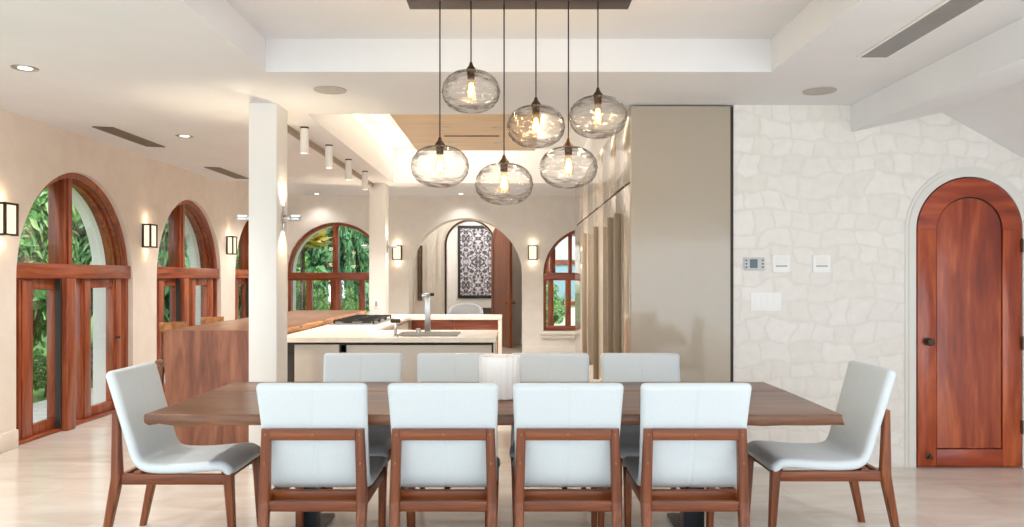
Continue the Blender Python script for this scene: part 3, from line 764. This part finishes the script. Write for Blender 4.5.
# walnut bar
t = thing('bar_counter', 'tall walnut bar counter with a slab end panel, left behind the square column', 'bar', (-2.42, 8.5, 0))
def edge_slab(x0, x1, y0, y1, z0, z1, seed):
    rnd = random.Random(seed); b = B(); rings = []
    n = 40
    for i in range(n+1):
        y = y0+(y1-y0)*i/n; j = .012*math.sin(i*.7+seed)+rnd.uniform(-.006, .006)
        rings.append([(x0+j+.01, y, z0), (x0+j, y, z1-.01), (x0+j+.006, y, z1), (x1+j-.004, y, z1), (x1+j+.004, y, z1-.012), (x1+j-.012, y, z0)])
    return b.loft(rings)
edge_slab(-.44, .475, -1.99, 1.95, .905, .972, 3).build('top', M['walnut_y'], t, smooth=40)
b = B()
bb2 = B(); bb2.bb(.462, .488, -2.05, 1.95, .912, .966, .006); bb2.build('live_edge', M['baredge'], t)
ol = []
for z in [i*.9/16 for i in range(16)]: ol.append((-.44+.03*(1-z/.9)+.006*math.sin(z*14), z))
ol += [(-.437, .92), (-.43, .945), (-.415, .963), (-.39, .9715)]
poly = ol + [(.455, .9715), (.455, 0)]
b.prism(poly[::-1], lambda u, v_: (u, -2.055, v_), lambda u, v_: (u, -1.992, v_)); b.build('end_panel', M['walnut_z'], t, smooth=0)
b = B(); b.bb(-.40, .42, 1.85, 1.915, 0, .9, .004); b.build('end_panel', M['walnut_z'], t)
def make_stool():
    t = thing('bar_stool', '', 'stool', group='low-backed wooden bar stools')
    b = B(); b.lathe([(0, .62), (.18, .62), (.20, .635), (.20, .66), (.18, .672), (0, .665)], n=28); b.build('seat', M['walnut_x'], t)
    b = B(); rings = []
    for i in range(15):
        a = PI*(.5+1.0*i/14); c, s_ = math.cos(a), math.sin(a)
        rings.append([(.165*c, .165*s_, .93), (.145*c, .145*s_, .93), (.145*c, .145*s_, 1.0), (.165*c, .165*s_, 1.0)])
    b.loft(rings); b.build('backrest', M['baredge'], t)
    for a in (PI*.6, PI, PI*1.4):
        b = B(); b.cyl((.15*math.cos(a), .15*math.sin(a), .66), (.155*math.cos(a), .155*math.sin(a), .94), .010, n=10); b.build('spindle', M['walnut_z'], t)
    for a in (PI/4, 3*PI/4, 5*PI/4, 7*PI/4):
        b = B(); b.cyl((.22*math.cos(a), .22*math.sin(a), 0), (.14*math.cos(a), .14*math.sin(a), .63), .014, .018, n=12); b.build('leg', M['walnut_z'], t)
    b = B(); n = 28
    rings = [[((.19+q*.01)*math.cos(2*PI*i/n), (.19+q*.01)*math.sin(2*PI*i/n), .22+r*.01) for q, r in ((-1, -1), (1, -1), (1, 1), (-1, 1))] for i in range(n+1)]
    b.loft(rings, cap=False); b.build('foot_ring', M['iron'], t)
    return t
s0 = make_stool(); s0.location = (-2.985, 7.05, 0); s0['label'] = 'wooden bar stool with a curved low back, nearer end of the bar'
dup(s0, (-2.985, 7.98, 0), 0, 'wooden bar stool with a curved low back, farther along the bar')

# floating veneer ceiling raft in the kitchen tray
t = thing('ceiling_raft', 'pale oak veneer ceiling panel floating in the lit kitchen recess', 'ceiling panel', (-.44, 8.0, 2.95))
b = B(); b.bb(-.72, .72, -1.75, 1.57, 0, .04, .003); b.build('panel', M['veneer'], t)
b = B(); b.bb(-.05, .05, -1.2, 1.2, .04, .187); b.build('hanger', M['iron'], t)
for x, y in ((-.25, .1), (.28, .1), (-.25, 1.05), (.28, 1.05)):
    b = B(); b.lathe([(0, -.004), (.05, -.004), (.05, 0), (0, 0)], (x, y, 0), 20); b.build('spotlight_trim', M['steel'], t)
    light('SPOT', 'raft_beam', (x, y, -.03), 75, (1, .96, .91), .04, (0, 0, 0), t, 2.4)
b = B(); b.bb(-.3, .3, .55, .6, -.004, 0); b.build('extract_slot', M['dark'], t)
for x0, x1, y0, y1 in ((-.70, -.67, -1.7, 1.5), (.67, .70, -1.7, 1.5), (-.66, .66, 1.5, 1.53)):
    b = B(); b.bb(x0, x1, y0, y1, .041, .055); b.build('led_strip', M['led'], t)
light('AREA', 'cove_glow', (-.68, 0, .07), 22, (1, .85, .66), .05, (PI, .5, 0), t, sy=3.2)
light('AREA', 'cove_glow', (.68, 0, .07), 16, (1, .85, .66), .05, (PI, -.5, 0), t, sy=3.2)
light('AREA', 'cove_glow', (0, 1.52, .07), 18, (1, .85, .66), 1.4, (PI-.7, 0, 0), t, sy=.05)
# LED strip along the far left of the tray
t = thing('led_strip', 'glowing warm LED strip in the left edge of the kitchen recess', 'light strip', (-1.585, 8.4, 3.07))
b = B(); b.bb(-.012, .012, -2.1, 2.1, -.02, .02); b.build('diffuser', M['led'], t)
light('AREA', 'strip_glow', (.02, 0, 0), 18, (1, .85, .66), .04, (0, -PI/2+.5, 0), t, sy=4.0)

# ------------------------------------------------------------------ ceiling spots, vents, speakers
def make_spot():
    t = thing('cylinder_spotlight', '', 'spotlight', group='white cylinder spotlights on the beam')
    b = B(); b.lathe([(0, -.012), (.035, -.012), (.036, 0), (0, 0)], n=20); b.build('mount', M['bronze'], t)
    b = B(); b.lathe([(0, -.013), (.034, -.013), (.036, -.02), (.036, -.22), (.032, -.222), (.03, -.205), (0, -.205)], n=24); b.build('housing', M['white'], t)
    b = B(); b.lathe([(0, -.2065), (.029, -.2065), (.029, -.2095), (0, -.2095)], n=16); b.build('lens', M['lamp'], t)
    light('SPOT', 'spot_beam', (0, 0, -.226), 50, (1, .96, .91), .03, (0, 0, 0), t, 1.6)
    return t
s0 = make_spot()
for i, (xp, l) in enumerate(((304.5, 'white cylinder ceiling spotlight nearest us, beside the square column'), (329, 'white cylinder ceiling spotlight, second from the near column'),
                             (348.6, 'white cylinder ceiling spotlight, third from the near column'), (365, 'white cylinder ceiling spotlight, smallest and farthest, over the rear column'))):
    y = 1.76*786/(512-xp); loc = (-1.76, y, 2.679)
    if i == 0: s0.location = loc; s0['label'] = l
    else: dup(s0, loc, 0, l)

def make_down(x, y, z, l, en=110):
    t = thing('downlight', l, 'downlight', (x, y, z), 0, 'recessed ceiling downlights')
    b = B(); b.lathe([(.042, -.001), (.078, -.001), (.076, -.006), (.042, -.003)], n=28); b.build('trim_ring', M['steel'], t)
    b = B(); b.lathe([(0, -.001), (.041, -.001), (.041, -.003), (0, -.003)], n=24); b.build('lens', M['lamp'], t)
    light('SPOT', 'down_beam', (0, 0, -.03), en, (1, .96, .91), .05, (0, 0, 0), t, 2.2)
    return t
make_down(-3.06, 4.94, zl(-3.06)-.001, 'recessed round downlight in the left ceiling, nearest us')
make_down(-3.04, 7.3, zl(-3.04)-.001, 'recessed round downlight in the left ceiling between the two bronze vents')
make_down(-3.48, 14.0, 2.899, 'small recessed downlight near the far wall, left above the arched window', 12)
make_down(-.91, 14.0, 2.899, 'small recessed downlight near the far wall, above the archway', 12)
make_down(2.9, 2.3, 2.679, 'added unseen downlight beside the boxed beam, outside the view')  # added lamp, out of view, to brighten the near room
make_down(-3.06, 2.6, zl(-3.06)-.001, 'added unseen downlight in the ceiling above the near floor, outside the view')  # another added lamp out of view, for light on the near side

for x, nm in ((-3.0, 'added hidden fill lamp over the passage beside the far arched window'), (-.9, 'added hidden fill lamp over the passage before the archway'), (.6, 'added hidden fill lamp over the passage by the end of the tall cabinets')):
    make_down(x, 11.75, 2.899, nm, 150)  # lamps added behind the ceiling step to brighten the far wall
make_down(-3.05, 9.75, zl(-3.05)-.001, 'added fill lamp hidden behind the near square column, above the bar', 150)  # added lamp concealed by the column, brightens the left wall
def make_vent(x0, x1, y0, y1, z, l, mat, n, tilt=0, frame=None):
    t = thing('ceiling_vent', l, 'air vent', ((x0+x1)/2, (y0+y1)/2, z), 0); t.rotation_euler = (0, tilt, 0)
    wx, wy = (x1-x0)/2, (y1-y0)/2; f = .012
    b = B()
    for a in ((-wx, wx, -wy, -wy+f), (-wx, wx, wy-f, wy), (-wx, -wx+f, -wy+f, wy-f), (wx-f, wx, -wy+f, wy-f)): b.bb(a[0], a[1], a[2], a[3], -.008, .0)
    b.build('frame', frame or mat, t)
    b = B(); b.bb(-wx+f, wx-f, -wy+f, wy-f, -.002, .0); b.build('backing', M['dark'] if not frame else M['ventgrey'], t)
    b = B(); st = (2*wx-2*f)/n
    for i in range(n): cx_ = -wx+f+st*(i+.5); b.bb(cx_-st*.36, cx_+st*.36, -wy+f, wy-f, -.007, -.002)
    b.build('slats', mat, t)
tl = math.atan(0.096/2.7)
make_vent(-3.72, -3.53, 6.96, 8.0, zl(-3.625)-.001, 'bronze linear air vent in the left ceiling above the first arched window', M['ventmetal'], 8, tl)
make_vent(-3.72, -3.53, 9.5, 10.56, zl(-3.625)-.001, 'bronze linear air vent in the left ceiling beside the square column', M['ventmetal'], 8, tl)
make_vent(1.995, 2.175, 3.3, 4.55, 2.679, 'long pale grey linear air vent in the right ceiling beside the boxed beam', M['ventgrey'], 10, 0, M['white'])
for x, y, l in ((-1.235, 5.34, 'round flush ceiling speaker left of the pendants'), (2.1, 5.37, 'round flush ceiling speaker on the right, above the stone wall')):
    t = thing('ceiling_speaker', l, 'speaker', (x, y, 2.679), 0, 'flush ceiling speakers')
    b = B(); b.lathe([(.098, 0), (.11, -.001), (.109, -.006), (.098, -.006)], n=36); b.build('rim', M['speaker'], t)
    b = B(); b.lathe([(0, -.005), (.098, -.005), (.098, -.002), (0, -.002)], n=36); b.build('grille', M['speaker'], t)

# ------------------------------------------------------------------ wall lamps
def make_sconce():
    # local: wall plane y=0, lamp sticks out to -y
    t = thing('wall_lantern', '', 'wall lamp', group='square lantern wall lamps')
    W, D, Hh = .085, .10, .13; p = .009
    b = B()
    for x in (-W+p, W-p):
        for y in (-D+p, -.012): b.bb(x-p, x+p, y-p, y+p, -Hh, Hh)
    for z in (-Hh+.006, Hh-.006): b.bb(-W, W, -D, -.002, z-.008, z+.008)
    b.build('frame', M['bronze'], t)
    b = B(); b.bb(-W, W, -.004, 0, -Hh, Hh); b.build('back_plate', M['bronze'], t)
    b = B(); b.bb(-W+.012, W-.012, -D+.012, -.006, -Hh+.016, Hh-.016); b.build('frosted_glass', M['shade'], t)
    for x, z in ((0, -.17), (0, .17)):
        light('POINT', 'lantern_glow', (0, -.07, z), 0.8, (1, .8, .55), .05, parent=t)
    return t
s0 = None
sl = [(-4.1, 6.29, 1.87, PI/2, 'lit bronze lantern wall lamp at the left edge of the photo, before the first window'),
      (-4.1, 8.79, 1.87, PI/2, 'lit bronze lantern wall lamp between the first and second left windows'),
      (-4.1, 11.36, 1.87, PI/2, 'lit bronze lantern wall lamp between second and third left windows'),
      (-2.08, 14.3, 1.86, 0, 'lit bronze lantern wall lamp on the far wall left of the archway'),
      (.375, 14.3, 1.86, 0, 'lit bronze lantern wall lamp on the far wall right of the archway')]
for x, y, z, r, l in sl:
    if s0 is None: s0 = make_sconce(); s0.location = (x, y, z); s0.rotation_euler = (0, 0, r); s0['label'] = l
    else: dup(s0, (x, y, z), r, l)

def make_head(x, y, z, s, l):
    t = thing('column_light', l, 'wall lamp', (x, y, z), 0, 'chrome uplights on the square columns')
    b = B(); rings = []
    b.cyl((0, 0, 0), (s*.014, 0, 0), .045, n=24); b.bb(0, s*.012, -.012, .012, -.085, .085, .003); b.build('wall_plate', M['chrome'], t)
    b = B(); b.bb(s*.014, s*.06, -.018, .018, -.018, .018, .004); b.bb(s*.06, s*.13, -.02, .02, -.018, .014, .004); b.build('arm', M['steel'], t)
    b = B(); b.bb(s*.07, s*.125, -.014, .014, .014, .019, .001); b.build('lens', M['lamp'], t)
    light('SPOT', 'up_beam', (s*.06, 0, .06), 14, (1, .82, .55), .02, (PI, 0, 0), t, 1.9)
    light('SPOT', 'wash_beam', (s*.06, 0, -.05), 9, (1, .72, .45), .02, (0, 0, 0), t, 1.7)
    return t
make_head(-1.722, 5.9, 1.85, 1, 'chrome bar light on the right side of the near square column')
make_head(-1.927, 5.9, 1.85, -1, 'chrome bar light on the left side of the near square column')
make_head(-1.715, 10.77, 1.83, 1, 'chrome bar light on the right side of the rear square column')
make_head(-1.93, 10.77, 1.83, -1, 'chrome bar light on the left side of the rear square column')

# ------------------------------------------------------------------ wall plates
def plate(nm, l, cat, x, z, wx, wz, d, mat):
    t = thing(nm, l, cat, (x, 5.82, z)); b = B(); b.bb(-wx/2, wx/2, -d, 0, -wz/2, wz/2, .003); b.build('cover', mat, t); return t
t = plate('thermostat', 'grey wall thermostat with a dark screen on the stone wall, leftmost control', 'thermostat', 1.79, 1.505, .15, .095, .02, base_mat('grey_plastic', srgb(196, 200, 202), .4))
b = B(); b.bb(-.035, .022, -.022, -.02, -.032, .034); b.build('screen', M['screen'], t)
for x in (-.06, .06):
    for z in (-.025, 0, .025): b = B(); b.bb(x-.007, x+.007, -.0225, -.02, z-.006, z+.006); b.build('button', M['screen'], t)
for x, l in ((1.99, 'square white keypad plate on the stone wall right next to the thermostat'), (2.288, 'square white keypad plate standing alone, nearest the arched door')):
    t = plate('wall_keypad', l, 'keypad', x, 1.505, .13, .13, .018, M['plastic'])
    b = B(); b.bb(-.042, .042, -.0195, -.018, -.022, -.012); b.build('slot', M['ventgrey'], t)
    b = B(); b.bb(-.045, .045, -.0195, -.018, -.005, .05, .0005); b.build('key_panel', M['white'], t)
t = plate('wall_switch', 'wide white light switch panel low on the stone wall below the keypads', 'switch', 1.88, 1.225, .225, .135, .008, M['plastic'])
for k in range(4):
    b = B(); b.bb(-.09+k*.045+.003, -.09+k*.045+.042, -.0105, -.008, -.04, .04, .001); b.build('switch_key', M['plastic'], t)
t = thing('wall_outlet', 'small white socket low on the front of the rear square column', 'outlet', (-1.835, 10.62, 1.05))
b = B(); b.bb(-.04, .04, -.006, 0, -.06, .06, .002); b.build('cover', M['plastic'], t)
b = B(); b.bb(-.018, .018, -.008, -.006, -.035, .035, .001); b.build('socket', M['ventgrey'], t)

# ------------------------------------------------------------------ sitting room through the arch
t = thing('framed_artwork', 'tall black framed print of a mirrored black and white pattern', 'artwork', (-.80, 18.6, 1.78))
b = B()
for a in ((-.48, -.42, -.86, .86), (.42, .48, -.86, .86), (-.42, .42, -.86, -.79), (-.42, .42, .79, .86)): b.bb(a[0], a[1], -.045, 0, a[2], a[3], .004)
b.build('frame', M['iron'], t)
b = B(); b.bb(-.42, .42, -.025, -.005, -.79, .79); b.build('print', M['art'], t)
t = thing('armchair', 'pale grey upholstered armchair with a rounded back, beyond the archway', 'chair', (-1.05, 17.75, 0))
b = B(); rings = []
for i in range(19):
    a = -PI*.05 + PI*1.1*i/18; c, s_ = math.cos(a), math.sin(a); top = .62 + .2*max(0, math.sin(a))**.6
    rings.append([(.40*c, .36*s_, .25), (.34*c, .30*s_, .25), (.33*c, .29*s_, top-.02), (.365*c, .325*s_, top), (.40*c, .36*s_, top-.02)])
b.loft(rings); b.build('backrest', M['upholstery'], t, smooth=60)
b = B(); b.bb(-.33, .33, -.36, .29, .26, .44, .05); b.build('seat', M['upholstery'], t)
for x in (-.3, .3):
    for y in (-.25, .25): b = B(); b.cyl((x, y, 0), (x, y, .27), .016, .02, n=10); b.build('leg', M['walnut_z'], t)
t = thing('sideboard', 'low dark sideboard behind the grey armchair, beyond the archway', 'sideboard', (-.45, 18.38, 0))
b = B(); b.bb(-.6, .6, -.2, .2, .1, .7, .005); b.build('body', M['iron'], t)
for s in (-1, 1):
    b = B(); b.bb(s*.01, s*.58, -.215, -.2, .12, .68, .003); b.build('door', M['bronze'], t)
    for y in (-.15, .15): b = B(); b.bb(s*.55-.02, s*.55+.02, y-.02, y+.02, 0, .1); b.build('leg', M['iron'], t)
t = thing('wall_mirror', 'slim tall dark framed mirror on the hall wall inside the archway', 'mirror', (-1.93, 16.5, 1.5))
b = B()
for a in ((-.05, -.035, -.58, .58), (.035, .05, -.58, .58), (-.035, .035, -.58, -.56), (-.035, .035, .56, .58)): b.bb(a[0], a[1], -.03, 0, a[2], a[3])
b.build('frame', M['bronze'], t)
b = B(); b.bb(-.035, .035, -.012, 0, -.56, .56); b.build('glass', base_mat('dim_mirror', srgb(120, 100, 84), .1, .6), t)
r = thing('added_hall_lamp', 'added unseen ceiling lamp lighting the hall beyond the archway', 'ceiling light', (-.85, 15.6, 2.999))
b = B(); b.lathe([(0, 0), (.12, 0), (.12, -.02), (.1, -.05), (0, -.06)], n=28); b.build('shade', M['shade'], r)
light('POINT', 'hall_glow', (0, 0, -.2), 26, (1, .9, .78), .1, parent=r)  # lamp added out of sight above the arch to light the hall
r = thing('added_room_lamp', 'added unseen ceiling lamp lighting the sitting room past the hall', 'ceiling light', (-.85, 17.4, 2.999))
b = B(); b.lathe([(0, 0), (.12, 0), (.12, -.02), (.1, -.05), (0, -.06)], n=28); b.build('shade', M['shade'], r)
light('POINT', 'room_glow', (0, 0, -.2), 48, (1, .97, .93), .1, parent=r)  # added lamp, never in sight, lights the sitting room

# ------------------------------------------------------------------ garden
sun = light('SUN', 'sun', (0, 0, 10), 3.5, (1, .95, .86), .02, (math.radians(38), math.radians(22), 0))
def leaf_cloud(seed, n, rx, ry, rz, size):
    rnd = random.Random(seed); b = B()
    cl = []
    for i in range(34):
        while True:
            p = Vector((rnd.uniform(-1, 1), rnd.uniform(-1, 1), rnd.uniform(-1, 1)))
            if .25 < p.length < 1: break
        cl.append(p)
    vs, fs = [], []
    for i in range(n):
        c = rnd.choice(cl); d = Vector((rnd.gauss(0, 1), rnd.gauss(0, 1), rnd.gauss(0, 1))).normalized()
        p = c*.82 + d*.24*rnd.uniform(.5, 1.05)
        p = Vector((p.x*rx, p.y*ry, p.z*rz))
        nrm = (d + Vector((0, 0, .6)) + Vector((rnd.uniform(-.6, .6), rnd.uniform(-.6, .6), rnd.uniform(-.6, .6)))).normalized()
        u = nrm.orthogonal().normalized(); u.rotate(__import__('mathutils').Quaternion(nrm, rnd.uniform(0, 6.28))); v = nrm.cross(u)
        L = size*rnd.uniform(.6, 1.3); Wd = L*.42
        k = len(vs)
        vs += [p-u*L*.5, p+v*Wd*.5-u*L*.05+nrm*L*.06, p+u*L*.5-nrm*L*.1, p-v*Wd*.5-u*L*.05+nrm*L*.06]
        fs += [(k, k+1, k+2), (k, k+2, k+3)]
    me = bpy.data.meshes.new('foliage'); me.from_pydata([tuple(x) for x in vs], [], fs); return me
LM = [leaf_cloud(11, 7000, 1, 1, 1, .17), leaf_cloud(12, 7000, 1, 1, 1, .14), leaf_cloud(13, 6000, 1, 1, 1, .22)]
for m_, k in zip(LM, ('leaf_dark', 'leaf_light', 'leaf_dark')): m_.materials.append(M[k])
def shrub(x, y, r, ry, h, k, l, z0=.15):
    t = thing('garden_shrub', l, 'shrub', (x, y, -.02), 0, 'garden shrubs outside the windows')
    o = bpy.data.objects.new('foliage', LM[k]); COL.objects.link(o); o.parent = t
    o.location = (0, 0, z0+h/2); o.scale = (r, ry, h/2); o.rotation_euler = (0, 0, 0)
    b = B(); b.cyl((0, 0, 0), (.05, .03, z0+h*.6), .05, .03, n=10)
    for a in range(4): b.cyl((.02, .01, .2+z0), (.5*r*math.cos(a*1.6), .5*ry*math.sin(a*1.6), z0+h*.6), .025, .012, n=8)
    b.build('trunk', M['bark'], t)
row = [(-6.9, 9.0, 1.1, .95, 3.9, 0, 'tall dark green shrub seen at the near edge of the first window'), (-6.9, 11.15, 1.1, .95, 3.7, 1, 'fresh green shrub seen through the middle of the first window'),
       (-6.9, 13.3, 1.1, .95, 3.9, 0, 'tall dark green shrub between the views of first and second windows'), (-6.9, 15.5, 1.1, 1.0, 4.2, 2, 'large leaved green shrub seen at the near edge of the second window'),
       (-7.0, 17.9, 1.2, 1.1, 4.2, 1, 'fresh green shrub seen through the middle of the second window'), (-7.2, 20.9, 1.3, 1.5, 4.8, 0, 'tall dark green shrub seen through the third window'),
       (-9.6, 12.2, 1.2, 2.2, 5.2, 2, 'tall green tree behind the garden shrubs, outside the first window'),
       (-9.8, 17.2, 1.3, 2.4, 5.6, 0, 'tall green tree behind the garden shrubs, outside the second window')]
for r in row: shrub(*r)
back = [(-4.98, 18.5, .55, .5, 2.0, 1, 'leafy green shrub below the yellow palm in the far arched window'), (-3.95, 19.1, .42, .7, 3.3, 0, 'tall dark green shrub in the middle of the far arched window'),
        (-3.0, 18.9, .46, .7, 3.2, 2, 'large leaved shrub beyond the far arched window, nearest the archway'), (-4.4, 21.8, 1.4, 1.2, 4.6, 0, 'big dark green tree behind the far arched window'), (-6.1, 23.5, 1.2, 1.2, 5.2, 2, 'large leaved tree farthest back beyond the far arched window')]
for r in back: shrub(*r)
for x, l in ((-4.75, 'low leafy plant just outside the far arched window, near the corner'), (-3.6, 'low leafy plant just outside the far arched window, nearer the archway'), (-4.17, 'low leafy plant just outside the far arched window, in the middle')): shrub(x, 17.5, .26, .35, 1.25, 1, l, .02)
shrub(.95, 18.9, .5, .4, 1.3, 1, 'small green shrub seen through the far right arched window', .05)
# low border plants
for i, (x, y) in enumerate(((-5.55, 8.3), (-5.55, 9.4), (-5.55, 10.5), (-5.55, 11.6))):
    shrub(x, y, .16, .42, .6, i % 3, ('low border plant by the lawn, nearest the first window frame', 'low border plant by the lawn, second from the near end', 'low border plant by the lawn, third from the near end', 'low border plant by the lawn, farthest from us')[i], .02)
# yellow palm
t = thing('yellow_palm', 'yellow-green fan palm in the upper left of the far arched window', 'palm', (-4.42, 16.6, -.02))
b = B(); b.cyl((0, 0, 0), (0, 0, 2.1), .06, .045, n=10); b.build('trunk', M['bark'], t)
rnd = random.Random(5); b = B()
for f in range(18):
    a = f*2.4; el = rnd.uniform(.1, 1.1); d = Vector((math.cos(a)*math.cos(el), math.sin(a)*math.cos(el), math.sin(el)))
    c = Vector((0, 0, 2.06)) + d*.25; u = d.cross(Vector((0, 0, 1))).normalized(); v_ = u.cross(d)
    for k in range(-8, 9):
        an = k*.17; q = d*math.cos(an)+u*math.sin(an); wv = (u*math.cos(an)-d*math.sin(an))*.045
        tip = c+q*rnd.uniform(.36, .5)-Vector((0, 0, .08)); mid = c+q*.25
        b.quad(c, mid+wv, tip, mid-wv)
b.build('fronds', M['leaf_yellow'], t, smooth=0)
# white garden wall and the neighbouring house
t = thing('neighbour_house', 'white house wall with a wooden window, outside the far right window', 'building', (2.0, 20.4, 0))
b = B(); b.bb(-2.2, 3, 0, .3, 0, 4.5); b.build('wall', M['white'], t)
w_ = B()
for a in ((-1.12, -1.02, .7, 2.6), (-.22, -.12, .7, 2.6), (-1.02, -.22, .7, .8), (-1.02, -.22, 2.5, 2.6), (-1.02, -.22, 1.75, 1.85)): w_.bb(a[0], a[1], -.06, 0, a[2], a[3])
wo = w_.build('window_frame', M['mahog_z'], t)
b = B(); b.bb(-1.02, -.22, -.02, -.01, .8, 2.5); b.build('pane', base_mat('blue_pane', srgb(150, 180, 196), .08), wo)
b = B()
for k in range(12): b.bb(-1.0, -.24, -.05, -.03, 1.88+k*.05, 1.915+k*.05)
b.build('louvre', M['white'], wo)
